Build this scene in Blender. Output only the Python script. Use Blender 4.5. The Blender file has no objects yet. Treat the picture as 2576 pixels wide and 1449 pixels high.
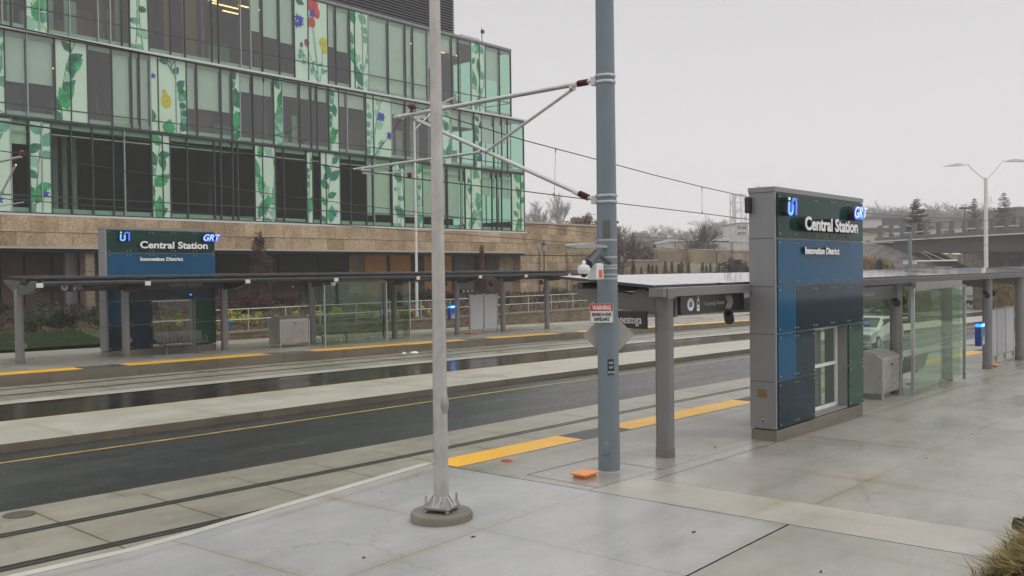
import bpy, math, random
from mathutils import Vector, Matrix
R = math.radians
sc = bpy.context.scene
col = sc.collection
# ------------------------------------------------------------------ camera
F, CX, CY, ROLL = 2300.0, 1288.0, 724.5, R(0.69)
PITCH, YAW = R(1.0822), R(40.971)
cR, sR = math.cos(ROLL), math.sin(ROLL)
FW = Vector((math.cos(YAW)*math.cos(PITCH), math.sin(YAW)*math.cos(PITCH), -math.sin(PITCH)))
RT = Vector((math.sin(YAW), -math.cos(YAW), 0))
UP = RT.cross(FW)
CAM = Vector((0, 0, 3.27))
cam = bpy.data.cameras.new('camera'); co = bpy.data.objects.new('camera', cam); col.objects.link(co)
cx_ = RT*cR - UP*sR; cy_ = RT*sR + UP*cR; cz_ = -FW
co.matrix_world = Matrix(((cx_.x, cy_.x, cz_.x, CAM.x), (cx_.y, cy_.y, cz_.y, CAM.y), (cx_.z, cy_.z, cz_.z, CAM.z), (0, 0, 0, 1)))
cam.sensor_width = 36; cam.lens = 36*F/2576; cam.clip_end = 3000; cam.clip_start = 0.1
sc.camera = co
# ------------------------------------------------------------------ sky, sun, exposure
w = bpy.data.worlds.new('World'); sc.world = w; w.use_nodes = True
nt = w.node_tree; nt.nodes.clear()
sky = nt.nodes.new('ShaderNodeTexSky'); sky.sky_type = 'NISHITA'; sky.sun_disc = False
sky.sun_elevation = R(48); sky.sun_rotation = R(150); sky.air_density = 2; sky.dust_density = 4
bw = nt.nodes.new('ShaderNodeRGBToBW'); nt.links.new(sky.outputs[0], bw.inputs[0])
tc = nt.nodes.new('ShaderNodeTexCoord'); sx = nt.nodes.new('ShaderNodeSeparateXYZ'); nt.links.new(tc.outputs['Generated'], sx.inputs[0])
cr = nt.nodes.new('ShaderNodeValToRGB'); nt.links.new(sx.outputs[2], cr.inputs[0])
cr.color_ramp.elements[0].position = 0.0; cr.color_ramp.elements[0].color = (.515, .505, .516, 1)
cr.color_ramp.elements[1].position = 0.95; cr.color_ramp.elements[1].color = (.95, .94, .95, 1)
e = cr.color_ramp.elements.new(.12); e.color = (.495, .486, .497, 1)
e = cr.color_ramp.elements.new(.32); e.color = (.42, .413, .422, 1)
e = cr.color_ramp.elements.new(.55); e.color = (.72, .71, .72, 1)
ml = nt.nodes.new('ShaderNodeVectorMath'); ml.operation = 'SCALE'; ml.inputs['Scale'].default_value = 14.6
nt.links.new(cr.outputs[0], ml.inputs[0])
mx = nt.nodes.new('ShaderNodeMixRGB'); mx.inputs[0].default_value = .93
nt.links.new(bw.outputs[0], mx.inputs[1]); nt.links.new(ml.outputs[0], mx.inputs[2])
bg = nt.nodes.new('ShaderNodeBackground'); bg.inputs[1].default_value = .1
nt.links.new(mx.outputs[0], bg.inputs[0])
ow = nt.nodes.new('ShaderNodeOutputWorld'); nt.links.new(bg.outputs[0], ow.inputs[0])
sl = bpy.data.lights.new('sun', 'SUN'); sl.energy = .5; sl.angle = R(40); sl.color = (1, .97, .93)
so = bpy.data.objects.new('sun', sl); col.objects.link(so)
sd = Vector((math.sin(R(150))*math.cos(R(48)), math.cos(R(150))*math.cos(R(48)), math.sin(R(48))))
so.rotation_euler = sd.to_track_quat('Z', 'Y').to_euler()
sc.view_settings.view_transform = 'Standard'; sc.view_settings.look = 'None'
sc.view_settings.exposure = 0.15; sc.view_settings.gamma = 1
sc.cycles.max_bounces = 8; sc.cycles.transparent_max_bounces = 24
sc.cycles.volume_step_rate = 4; sc.cycles.volume_bounces = 3
# ------------------------------------------------------------------ measuring helpers (photo px of a 2576-wide view -> world)
def ray(px, py):
    dx, dy = px-CX, py-CY
    return FW*F + RT*(dx*cR-dy*sR) - UP*(dx*sR+dy*cR)
SL = 0.0175
def G(x):                                   # level of the track slab: falls gently along the street
    return -SL*(max(-40, min(x, 150))-9)
def gp(px, py, z=.35):                      # point of the ground sheet z above the track slab
    r = ray(px, py); t = (CAM.z-z-SL*9)/(-r.z-SL*r.x); return CAM+r*t
def onY(px, py, Y): r = ray(px, py); return CAM+r*(Y/r.y)
def onX(px, py, X): r = ray(px, py); return CAM+r*(X/r.x)
def dep(px, py, d): return CAM+ray(px, py)*(d/F)
def W(x, y):                                # slight bend of the street along its length
    if y < 10.6: return y
    pts = [(-60, -.9), (4, -.75), (10, -.6), (20, 0), (36, .42), (60, .42), (400, .42)]
    for (a, b), (c, d) in zip(pts, pts[1:]):
        if x <= c: return y+(b+(d-b)*(max(x, a)-a)/(c-a))*y/30
    return y+.42*y/30
# ------------------------------------------------------------------ materials
MATS = {}
def mat(name, c, rough=.5, metal=0, var=.12, scale=3, c2=None, bump=0, bscale=None, rvar=0, emit=None, es=1, coat=0, ior=None, rstretch=None, stretch=None, detail=6, spec=None, rscale=.6):
    if name in MATS: return MATS[name]
    m = bpy.data.materials.new(name); m.use_nodes = True; MATS[name] = m
    n = m.node_tree.nodes; l = m.node_tree.links; p = n['Principled BSDF']
    p.inputs['Roughness'].default_value = rough; p.inputs['Metallic'].default_value = metal
    if ior: p.inputs['IOR'].default_value = ior
    if spec is not None: p.inputs['Specular IOR Level'].default_value = spec
    p.inputs['Coat Weight'].default_value = coat; p.inputs['Coat Roughness'].default_value = .08
    t = n.new('ShaderNodeTexCoord'); src = t.outputs['Object']
    if stretch:
        mp = n.new('ShaderNodeMapping'); mp.inputs['Scale'].default_value = stretch; l.new(src, mp.inputs[0]); src = mp.outputs[0]
    nz = n.new('ShaderNodeTexNoise'); nz.inputs['Scale'].default_value = scale; nz.inputs['Detail'].default_value = detail; nz.inputs['Roughness'].default_value = .62
    l.new(src, nz.inputs['Vector'])
    rp = n.new('ShaderNodeValToRGB'); rp.color_ramp.elements[0].position = .3; rp.color_ramp.elements[1].position = .7
    a = tuple(x*(1-var) for x in c); b = tuple(min(1, x*(1+var)) for x in (c2 or c))
    rp.color_ramp.elements[0].color = (*a, 1); rp.color_ramp.elements[1].color = (*b, 1)
    l.new(nz.outputs['Fac'], rp.inputs[0]); l.new(rp.outputs[0], p.inputs['Base Color'])
    if bump:
        bz = n.new('ShaderNodeTexNoise'); bz.inputs['Scale'].default_value = bscale or scale*6; bz.inputs['Detail'].default_value = 5
        l.new(src, bz.inputs['Vector'])
        bp = n.new('ShaderNodeBump'); bp.inputs['Strength'].default_value = bump; bp.inputs['Distance'].default_value = .02
        l.new(bz.outputs['Fac'], bp.inputs['Height']); l.new(bp.outputs[0], p.inputs['Normal'])
    if rvar:
        rz = n.new('ShaderNodeTexNoise'); rz.inputs['Scale'].default_value = rscale; rz.inputs['Detail'].default_value = 5
        if rstretch:
            rm_ = n.new('ShaderNodeMapping'); rm_.inputs['Scale'].default_value = rstretch; l.new(t.outputs['Object'], rm_.inputs[0]); l.new(rm_.outputs[0], rz.inputs['Vector'])
        else: l.new(t.outputs['Object'], rz.inputs['Vector'])
        mr = n.new('ShaderNodeMapRange'); mr.inputs[1].default_value = .35; mr.inputs[2].default_value = .65
        mr.inputs[3].default_value = max(.02, rough-rvar); mr.inputs[4].default_value = min(1, rough+rvar)
        l.new(rz.outputs['Fac'], mr.inputs[0]); l.new(mr.outputs[0], p.inputs['Roughness'])
    if emit:
        p.inputs['Emission Color'].default_value = (*emit, 1); p.inputs['Emission Strength'].default_value = es
    return m
def math_(n, l, op, a, b=None):
    m = n.new('ShaderNodeMath'); m.operation = op
    for i, v in enumerate((a, b)):
        if v is None: continue
        if isinstance(v, (int, float)): m.inputs[i].default_value = v
        else: l.new(v, m.inputs[i])
    return m.outputs[0]
def slab(name, c, rough=.35, rvar=.12, px=None, py=None, ox=0, oy=0, jw=.012, c2=None, var=.1, jc=.3, spots=True, rscale=.5, spec=.5, stain=.22, bump=.12, rstretch=None, bscale=60):
    """poured surface: mottled, stained, damp patches, saw-cut joints every px / py metres"""
    m = mat(name, c, rough, 0, var, 1.3, c2=c2, bump=bump, bscale=bscale, rvar=rvar, rscale=rscale, spec=spec, rstretch=rstretch)
    n = m.node_tree.nodes; l = m.node_tree.links; p = n['Principled BSDF']
    base = p.inputs['Base Color'].links[0].from_socket
    t = n.new('ShaderNodeTexCoord'); s = n.new('ShaderNodeSeparateXYZ'); l.new(t.outputs['Object'], s.inputs[0])
    def mulmix(base, fac, colr):
        k = n.new('ShaderNodeMixRGB'); k.blend_type = 'MULTIPLY'; l.new(fac, k.inputs[0]); l.new(base, k.inputs[1]); k.inputs[2].default_value = (*colr, 1); return k.outputs[0]
    # streaky stains
    mp = n.new('ShaderNodeMapping'); mp.inputs['Scale'].default_value = (.25, 1.1, 1); l.new(t.outputs['Object'], mp.inputs[0])
    z = n.new('ShaderNodeTexNoise'); z.inputs['Scale'].default_value = 1.2; z.inputs['Detail'].default_value = 8; z.inputs['Roughness'].default_value = .7; l.new(mp.outputs[0], z.inputs['Vector'])
    r_ = n.new('ShaderNodeMapRange'); r_.inputs[1].default_value = .45; r_.inputs[2].default_value = .75; l.new(z.outputs['Fac'], r_.inputs[0])
    base = mulmix(base, r_.outputs[0], (1-stain, 1-stain, 1-stain*1.1))
    # fine grain
    z = n.new('ShaderNodeTexNoise'); z.inputs['Scale'].default_value = 45; z.inputs['Detail'].default_value = 3; l.new(t.outputs['Object'], z.inputs['Vector'])
    r_ = n.new('ShaderNodeMapRange'); r_.inputs[1].default_value = .4; r_.inputs[2].default_value = .7; l.new(z.outputs['Fac'], r_.inputs[0])
    base = mulmix(base, r_.outputs[0], (.9, .9, .9))
    if spots:
        v = n.new('ShaderNodeTexVoronoi'); v.inputs['Scale'].default_value = 1.4; l.new(t.outputs['Object'], v.inputs['Vector'])
        f = math_(n, l, 'LESS_THAN', v.outputs['Distance'], .018)
        base = mulmix(base, f, (.45, .43, .4))
    wob = n.new('ShaderNodeTexNoise'); wob.inputs['Scale'].default_value = 2.5; l.new(t.outputs['Object'], wob.inputs['Vector'])
    wo = math_(n, l, 'MULTIPLY', math_(n, l, 'SUBTRACT', wob.outputs['Fac'], .5), .02)
    z2 = n.new('ShaderNodeTexNoise'); z2.inputs['Scale'].default_value = .55; z2.inputs['Detail'].default_value = 4; l.new(t.outputs['Object'], z2.inputs['Vector'])
    r2 = n.new('ShaderNodeMapRange'); r2.inputs[1].default_value = .38; r2.inputs[2].default_value = .62; l.new(z2.outputs['Fac'], r2.inputs[0])
    if stain > .15 and px:      # old drips, grime blotches and a few hairline cracks
        z3 = n.new('ShaderNodeTexNoise'); z3.inputs['Scale'].default_value = .8; z3.inputs['Detail'].default_value = 10; z3.inputs['Roughness'].default_value = .75; z3.inputs['Distortion'].default_value = 1.4; l.new(t.outputs['Object'], z3.inputs['Vector'])
        r3 = n.new('ShaderNodeMapRange'); r3.inputs[1].default_value = .62; r3.inputs[2].default_value = .78; l.new(z3.outputs['Fac'], r3.inputs[0]); base = mulmix(base, r3.outputs[0], (.74, .72, .68))
        vc = n.new('ShaderNodeTexVoronoi'); vc.feature = 'DISTANCE_TO_EDGE'; vc.inputs['Scale'].default_value = .16
        mpv = n.new('ShaderNodeVectorMath'); mpv.operation = 'ADD'; l.new(t.outputs['Object'], mpv.inputs[0]); l.new(z3.outputs['Color'], mpv.inputs[1]); l.new(mpv.outputs[0], vc.inputs['Vector'])
        fc = math_(n, l, 'MULTIPLY', math_(n, l, 'LESS_THAN', vc.outputs['Distance'], .0012), r2.outputs[0]); base = mulmix(base, fc, (.55, .52, .48))
    for per, off, ax in ((px, ox, 0), (py, oy, 1)):
        if not per: continue
        a = math_(n, l, 'ADD', math_(n, l, 'SUBTRACT', s.outputs[ax], off), wo)
        a = math_(n, l, 'ABSOLUTE', math_(n, l, 'SUBTRACT', math_(n, l, 'FRACT', math_(n, l, 'ADD', math_(n, l, 'DIVIDE', a, per), 100.5)), .5))
        f = math_(n, l, 'LESS_THAN', a, jw/2/per)
        w1 = math_(n, l, 'SUBTRACT', 1.0, math_(n, l, 'MINIMUM', math_(n, l, 'DIVIDE', a, .20/per), 1.0))
        base = mulmix(base, math_(n, l, 'MULTIPLY', w1, r2.outputs[0]), (.90, .84, .70))
        base = mulmix(base, f, (jc, jc, jc))
    l.new(base, p.inputs['Base Color'])
    return m
def glass(name, tint=(.8, .92, .85), refl=1.0, ior=1.5, rough=.02, gcol=(1, 1, 1)):
    if name in MATS: return MATS[name]
    m = bpy.data.materials.new(name); m.use_nodes = True; MATS[name] = m
    n = m.node_tree.nodes; l = m.node_tree.links; n.clear()
    o = n.new('ShaderNodeOutputMaterial'); mix = n.new('ShaderNodeMixShader'); tr = n.new('ShaderNodeBsdfTransparent'); gl = n.new('ShaderNodeBsdfGlossy')
    tr.inputs[0].default_value = (*tint, 1); gl.inputs['Roughness'].default_value = rough; gl.inputs[0].default_value = (*gcol, 1)
    fr = n.new('ShaderNodeFresnel'); fr.inputs[0].default_value = ior
    t = n.new('ShaderNodeTexCoord'); z = n.new('ShaderNodeTexNoise'); z.inputs['Scale'].default_value = .35; z.inputs['Detail'].default_value = 1
    l.new(t.outputs['Object'], z.inputs['Vector'])
    bp = n.new('ShaderNodeBump'); bp.inputs['Strength'].default_value = .06; bp.inputs['Distance'].default_value = .3; l.new(z.outputs['Fac'], bp.inputs['Height'])
    l.new(bp.outputs[0], gl.inputs['Normal'])
    ge = n.new('ShaderNodeNewGeometry'); k = math_(n, l, 'MULTIPLY', math_(n, l, 'MULTIPLY', fr.outputs[0], refl), math_(n, l, 'SUBTRACT', 1.0, ge.outputs['Backfacing'])); l.new(k, mix.inputs[0]); l.new(tr.outputs[0], mix.inputs[1]); l.new(gl.outputs[0], mix.inputs[2]); l.new(mix.outputs[0], o.inputs[0])
    return m
M = dict(
 plat=slab('platform_concrete', (.315, .298, .258), .36, .14, px=3.05, py=2.3, ox=.6, oy=2.3, jw=.013, jc=.5, stain=.3),
 fresh=slab('fresh_concrete', (.352, .352, .346), .36, .12, px=2.2, py=2.66, ox=7.62, oy=7.12, jw=.014, jc=.55, stain=.2),
 old=slab('old_concrete', (.31, .298, .258), .38, .12, px=3.0, ox=.3, jw=.008, jc=.7),
 band=slab('pale_concrete', (.385, .36, .305), .40, .10, py=2.9, oy=5.0, jw=.012, jc=.7, stain=.15),
 track=slab('track_concrete', (.29, .272, .215), .36, .14, px=1.5, ox=.55, jw=.03, jc=.35, stain=.4),
 apron=slab('apron_concrete', (.28, .265, .21), .38, .12, px=3.0, ox=.3, jw=.02, jc=.4, stain=.35),
 median=slab('median_concrete', (.41, .39, .32), .42, .12, px=3.4, ox=1, jw=.015, jc=.6, stain=.2),
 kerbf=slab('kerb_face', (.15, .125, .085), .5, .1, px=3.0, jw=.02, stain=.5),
 asph=slab('wet_asphalt', (.034, .035, .036), .24, .13, spots=True, var=.35, stain=.45, rscale=.9, bump=.45, rstretch=(.12, 1, 1), bscale=35),
 asph2=slab('puddled_asphalt', (.018, .017, .015), .13, .09, spots=False, var=.2, stain=.4, bump=.08, rstretch=(.15, 1, 1), rscale=.8),
 yel=mat('yellow_paint', (.42, .27, .05), .4, var=.3, scale=3, c2=(.50, .34, .07)),
 tact=mat('yellow_tactile', (.90, .47, .008), .38, var=.08, scale=2, rvar=.1),
 tactd=mat('charcoal_tactile', (.075, .075, .082), .3, var=.2, scale=6),
 rail=mat('rail_steel', (.17, .14, .11), .28, .8, var=.35, scale=4),
 groove=mat('rail_rubber', (.018, .016, .014), .55, var=.3),
 joint=mat('joint_sealant', (.05, .045, .035), .6, var=.3),
 grassg=mat('lawn_green', (.016, .062, .010), .8, var=.45, scale=2, c2=(.035, .06, .016), bump=.6, bscale=40),
 soil=mat('mulch', (.038, .027, .017), .9, var=.5, scale=2.5, c2=(.075, .055, .03), bump=1, bscale=14),
 grey=mat('grey_painted_steel', (.21, .207, .207), .38, .35, var=.08, scale=2),
 greyd=mat('charcoal_steel', (.048, .049, .053), .38, .3, var=.12, scale=3),
 arm=mat('grey_arm_steel', (.18, .18, .172), .42, .2, var=.08),
 alu=mat('aluminium_cladding', (.235, .235, .238), .42, .3, var=.07, scale=1.2),
 white=mat('white_metal', (.68, .68, .67), .4, var=.06),
 steel=mat('galvanised_steel', (.48, .49, .49), .33, .75, var=.15, scale=7),
 pole=mat('bare_aluminium_pole', (.44, .42, .39), .38, .35, var=.10, scale=6, c2=(.50, .48, .455), stretch=(1, 1, .6), rvar=.1),
 bluep=mat('blue_grey_paint', (.16, .205, .23), .40, .1, var=.07, scale=3, rvar=.06),
 base=slab('footing_concrete', (.20, .18, .145), .7, .1, stain=.45),
 sst=mat('stainless_steel', (.36, .345, .31), .30, .6, var=.14, scale=2.2, rvar=.08),
 red=mat('red_insulator', (.10, .012, .012), .3, var=.1), black=mat('black_plastic', (.012, .012, .014), .4),
 orange=mat('orange_cover', (.72, .27, .09), .55, var=.12, scale=8), redl=mat('red_lid', (.33, .02, .02), .4, var=.2, scale=9),
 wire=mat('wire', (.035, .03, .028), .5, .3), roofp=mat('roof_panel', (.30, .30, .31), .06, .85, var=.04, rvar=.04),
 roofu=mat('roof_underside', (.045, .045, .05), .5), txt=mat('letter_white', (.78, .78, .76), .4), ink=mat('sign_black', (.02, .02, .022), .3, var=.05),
 sred=mat('sign_red', (.55, .02, .03), .35, var=.05), swht=mat('sign_white', (.72, .71, .68), .4, var=.05), sback=mat('sign_back', (.42, .41, .38), .45, .45, var=.08),
 sblue=mat('sign_blue', (.012, .10, .42), .3), bphone=mat('phone_blue', (.01, .06, .30), .3),
 lamp=mat('blue_lamp', (.1, .5, .9), .3, emit=(.02, .26, 1.0), es=1.5), lampw=mat('lamp_face', (.7, .85, .9), .3, emit=(.25, .75, 1.0), es=2.5),
 iont=mat('lit_blue', (.1, .2, .8), .3, emit=(.05, .12, .85), es=.75), ionc=mat('lit_cyan', (.2, .5, .9), .3, emit=(.12, .42, .95), es=.75),
 iong=mat('lit_green', (.3, .8, .3), .3, emit=(.30, .75, .25), es=.7), ionw=mat('lit_edge', (.7, .8, 1), .3, emit=(.45, .6, 1.0), es=1.1),
 pg=mat('panel_green', (.009, .044, .034), .07, var=.12, scale=.5, ior=1.2), pb=mat('panel_blue', (.002, .072, .155), .07, var=.14, scale=.5, ior=1.22),
 pt=mat('panel_teal', (.004, .022, .036), .06, var=.2, scale=.5, ior=1.24), pgr=mat('panel_mid_green', (.010, .055, .034), .07, var=.1, scale=.5, ior=1.25),
 ledge=mat('white_ledge', (.60, .60, .61), .4, var=.05), mull=mat('mullion_dark', (.045, .06, .055), .35, .3), mullw=mat('mullion_pale', (.30, .34, .33), .35, .3),
 spand=mat('pale_spandrel', (.42, .52, .46), .4, var=.06), blind=mat('roller_blind', (.72, .74, .71), .75, var=.05, scale=2, emit=None),
 frit=mat('printed_panel_white', (.50, .66, .52), .3, var=.05, scale=.7),
 room=mat('office_interior', (.13, .112, .122), .8, var=.3, scale=.25), roomw=mat('office_wood', (.16, .085, .05), .7, var=.25, scale=.6), roomc=mat('office_pale', (.28, .33, .32), .6, var=.2, scale=.8),
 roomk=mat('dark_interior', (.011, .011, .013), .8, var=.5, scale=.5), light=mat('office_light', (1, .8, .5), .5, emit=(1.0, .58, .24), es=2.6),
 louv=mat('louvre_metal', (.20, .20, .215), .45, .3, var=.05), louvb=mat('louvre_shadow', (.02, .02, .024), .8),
 warm=mat('warm_lobby', (.26, .12, .018), .7, var=.3, scale=.5, emit=(.32, .13, .02), es=.10), wood=mat('wood_panel', (.10, .04, .015), .6, var=.3, scale=.4),
 coping=mat('stone_coping', (.40, .38, .33), .6, var=.1), bollw=mat('bridge_concrete', (.13, .128, .125), .7, var=.2, scale=.4), girder=mat('bridge_girder', (.06, .055, .05), .6, var=.2),
 stucco=mat('tan_stucco', (.42, .33, .22), .8, var=.1), stuccow=mat('white_stucco', (.55, .52, .50), .8, var=.1), bwin=mat('distant_window', (.07, .08, .09), .2), roofd=mat('distant_roof', (.16, .15, .15), .7),
 yelb=mat('yellow_brick', (.50, .36, .15), .8, var=.1), bark=mat('bark', (.085, .068, .058), .9, var=.3, scale=5), barkb=mat('pole_brown', (.05, .028, .022), .5),
 twig=mat('twigs', (.10, .078, .07), .9, var=.3), rust=mat('russet_leaves', (.13, .055, .03), .8, var=.45, scale=2, c2=(.10, .05, .035)), redleaf=mat('dark_red_leaves', (.085, .02, .018), .7, var=.5, scale=2),
 leafg=mat('shrub_green', (.035, .05, .018), .8, var=.5, scale=1.5), spruce=mat('spruce_needles', (.022, .042, .028), .85, var=.4, scale=1), cedar=mat('cedar_green', (.030, .048, .018), .85, var=.4, scale=2),
 yflow=mat('yellow_leaves', (.50, .46, .06), .7, var=.3, scale=3), straw=mat('dry_grass', (.26, .165, .06), .9, var=.35, scale=1.2), olive=mat('olive_grass', (.17, .12, .03), .85, var=.5, scale=5, c2=(.24, .19, .055)),
 carw=mat('car_white_paint', (.55, .57, .57), .2, coat=1, var=.03), card=mat('car_dark_paint', (.03, .03, .035), .2, coat=1), tyre=mat('tyre_rubber', (.015, .015, .015), .8),
 carg=mat('car_window', (.02, .03, .03), .05), head=mat('headlamp', (1, .9, .7), .2, emit=(1, .85, .6), es=4), cloth=mat('dark_trousers', (.015, .013, .017), .9, bump=.5, bscale=30), shoe=mat('dark_shoe', (.02, .012, .014), .5, bump=.3, bscale=40),
 skin=mat('skin', (.45, .27, .19), .6), hair=mat('hair', (.03, .02, .015), .8), jacket=mat('dark_jacket', (.02, .022, .03), .8), paper=mat('white_litter', (.75, .76, .8), .6), leafd=mat('fallen_leaf', (.06, .04, .025), .7),
 brownbrass=mat('brass_plate', (.22, .15, .07), .45, .5), snow=mat('white_van_paint', (.7, .7, .7), .4),
 gwin=glass('curtain_glass', (.82, .89, .84), 2.2), gdark=glass('low_curtain_glass', (.80, .88, .82), .32), gshel=glass('shelter_glass', (.80, .87, .79), 1.0, gcol=(.85, 1, .92)), gmono=glass('monolith_glass', (.80, .88, .82), 1.0),  # low curtain glass: dark surroundings it would mirror are put in as weaker reflection
 gcor=glass('corner_glass', (.72, .90, .82), 1.0),
)
def stone(name, c, c2, sx_=1.35, sz=.8):
    m = mat(name, c, .85, 0, .12, .7, c2=c2, bump=1.0, bscale=7)
    n = m.node_tree.nodes; l = m.node_tree.links; p = n['Principled BSDF']; base = p.inputs['Base Color'].links[0].from_socket
    t = n.new('ShaderNodeTexCoord'); s = n.new('ShaderNodeSeparateXYZ'); l.new(t.outputs['Object'], s.inputs[0]); cm = n.new('ShaderNodeCombineXYZ')
    l.new(math_(n, l, 'ADD', s.outputs[0], s.outputs[1]), cm.inputs[0]); l.new(s.outputs[2], cm.inputs[1])
    b = n.new('ShaderNodeTexBrick'); l.new(cm.outputs[0], b.inputs['Vector']); b.inputs['Scale'].default_value = 1; b.inputs['Brick Width'].default_value = sx_; b.inputs['Row Height'].default_value = sz
    b.inputs['Mortar Size'].default_value = .012; b.inputs['Color1'].default_value = (.60, .56, .50, 1); b.inputs['Color2'].default_value = (1, 1, 1, 1); b.inputs['Mortar'].default_value = (.35, .3, .25, 1)
    z = n.new('ShaderNodeTexNoise'); z.inputs['Scale'].default_value = 9; z.inputs['Detail'].default_value = 8; z.inputs['Roughness'].default_value = .75; l.new(t.outputs['Object'], z.inputs['Vector'])
    r_ = n.new('ShaderNodeValToRGB'); r_.color_ramp.elements[0].position = .36; r_.color_ramp.elements[0].color = (.52, .45, .38, 1); r_.color_ramp.elements[1].position = .56; r_.color_ramp.elements[1].color = (1, 1, 1, 1); l.new(z.outputs['Fac'], r_.inputs[0])
    for c_ in (b.outputs['Color'], r_.outputs[0]):
        k = n.new('ShaderNodeMixRGB'); k.blend_type = 'MULTIPLY'; k.inputs[0].default_value = 1; l.new(base, k.inputs[1]); l.new(c_, k.inputs[2]); base = k.outputs[0]
    l.new(base, p.inputs['Base Color']); return m
M['stone'] = stone('splitface_limestone', (.46, .34, .21), (.62, .49, .33))
M['stone2'] = stone('smooth_limestone', (.36, .29, .20), (.44, .36, .26), 2.0, 1.0)
M['block'] = stone('retaining_block', (.20, .155, .10), (.26, .21, .145), .6, .15)
M['stoned'] = stone('bridge_abutment', (.16, .15, .14), (.22, .21, .2), 1.2, .5)
# ------------------------------------------------------------------ mesh builder
ORG = {}
class MB:
    def __init__(s): s.v = []; s.f = []; s.m = []
    def poly(s, pts, mi=0):
        k = len(s.v); s.v += [tuple(p) for p in pts]; s.f.append(tuple(range(k, k+len(pts)))); s.m.append(mi); return s
    def box(s, x0, x1, y0, y1, z0, z1, mi=0):
        k = len(s.v); s.v += [(x, y, z) for z in (z0, z1) for y in (y0, y1) for x in (x0, x1)]
        for q in ((0, 2, 3, 1), (4, 5, 7, 6), (0, 1, 5, 4), (2, 6, 7, 3), (0, 4, 6, 2), (1, 3, 7, 5)): s.f.append(tuple(k+i for i in q)); s.m.append(mi)
        return s
    def rings(s, rs, mi=0, cap=True):
        n = len(rs[0]); k = len(s.v)
        for r_ in rs: s.v += [tuple(p) for p in r_]
        for i in range(len(rs)-1):
            for j in range(n):
                a = k+i*n+j; b = k+i*n+(j+1) % n; s.f.append((a, b, b+n, a+n)); s.m.append(mi)
        if cap:
            s.f.append(tuple(k+j for j in reversed(range(n)))); s.m.append(mi)
            s.f.append(tuple(k+(len(rs)-1)*n+j for j in range(n))); s.m.append(mi)
        return s
    def tube(s, pts, r, n=12, mi=0, cap=True, r1=None):
        pts = [Vector(p) for p in pts]; rs = []
        N = len(pts)
        rr = r if isinstance(r, (list, tuple)) else [r+(((r1 if r1 is not None else r)-r)*i/(N-1)) for i in range(N)]
        d0 = (pts[1]-pts[0]).normalized(); u = d0.orthogonal().normalized()
        for i, p in enumerate(pts):
            d = (pts[min(i+1, N-1)]-pts[max(i-1, 0)]).normalized()
            u = (u-d*u.dot(d)).normalized(); v = d.cross(u)
            rs.append([p+(u*math.cos(2*math.pi*j/n)+v*math.sin(2*math.pi*j/n))*rr[i] for j in range(n)])
        return s.rings(rs, mi, cap)
    def lathe(s, c, prof, n=24, mi=0):      # prof: (r, z) bottom to top
        c = Vector(c); return s.rings([[c+Vector((r*math.cos(2*math.pi*j/n), r*math.sin(2*math.pi*j/n), z)) for j in range(n)] for r, z in prof], mi)
    def prism(s, out, ax, a, b, mi=0):      # outline in the two other axes, extruded along ax
        def P(u, v, t): return (t, u, v) if ax == 0 else ((u, t, v) if ax == 1 else (u, v, t))
        return s.rings([[P(u, v, a) for u, v in out], [P(u, v, b) for u, v in out]], mi)
    def quadtwig(s, p, d, w, mi=0):
        pass
    def build(s, name, mats, parent=None, smooth=False, bevel=0, org=None):
        me = bpy.data.meshes.new(name)
        o = bpy.data.objects.new(name, me); col.objects.link(o)
        if parent is not None:
            o.parent = parent; og = ORG[parent.name]
        else:
            og = Vector(org) if org is not None else Vector((0, 0, 0)); o.location = og
        ORG[o.name] = og
        me.from_pydata([(x-og[0], y-og[1], z-og[2]) for x, y, z in s.v], [], s.f)
        for m in (mats if isinstance(mats, (list, tuple)) else [mats]): me.materials.append(m)
        me.polygons.foreach_set('material_index', s.m)
        if smooth:
            me.polygons.foreach_set('use_smooth', [True]*len(s.f))
            try: me.set_sharp_from_angle(angle=R(40))
            except Exception: pass
        me.update()
        if bevel:
            b = o.modifiers.new('bevel', 'BEVEL'); b.width = bevel; b.segments = 2; b.limit_method = 'ANGLE'; b.harden_normals = False
        return o
def tag(o, label=None, cat=None, group=None, kind=None):
    if label: o['label'] = label
    if cat: o['category'] = cat
    if group: o['group'] = group
    if kind: o['kind'] = kind
    return o
def thing(name, loc, label, cat, group=None):
    o = bpy.data.objects.new(name, None); col.objects.link(o); o.location = loc; o.empty_display_size = .2
    ORG[o.name] = Vector(loc); return tag(o, label, cat, group)
def dup(root, loc, label, rz=None, scale=None):
    r_ = root.copy(); col.objects.link(r_); r_.location = loc; r_['label'] = label
    if rz is not None: r_.rotation_euler = (0, 0, rz)
    if scale is not None: r_.scale = scale if hasattr(scale, '__len__') else (scale,)*3
    for ch in list(root.children):
        c = ch.copy(); col.objects.link(c); c.parent = r_
        for g in ch.children: d = g.copy(); col.objects.link(d); d.parent = c
    return r_
def structure(o): o['kind'] = 'structure'; return o
def frange(a, b, n): return [a+(b-a)*i/n for i in range(n+1)]
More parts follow.
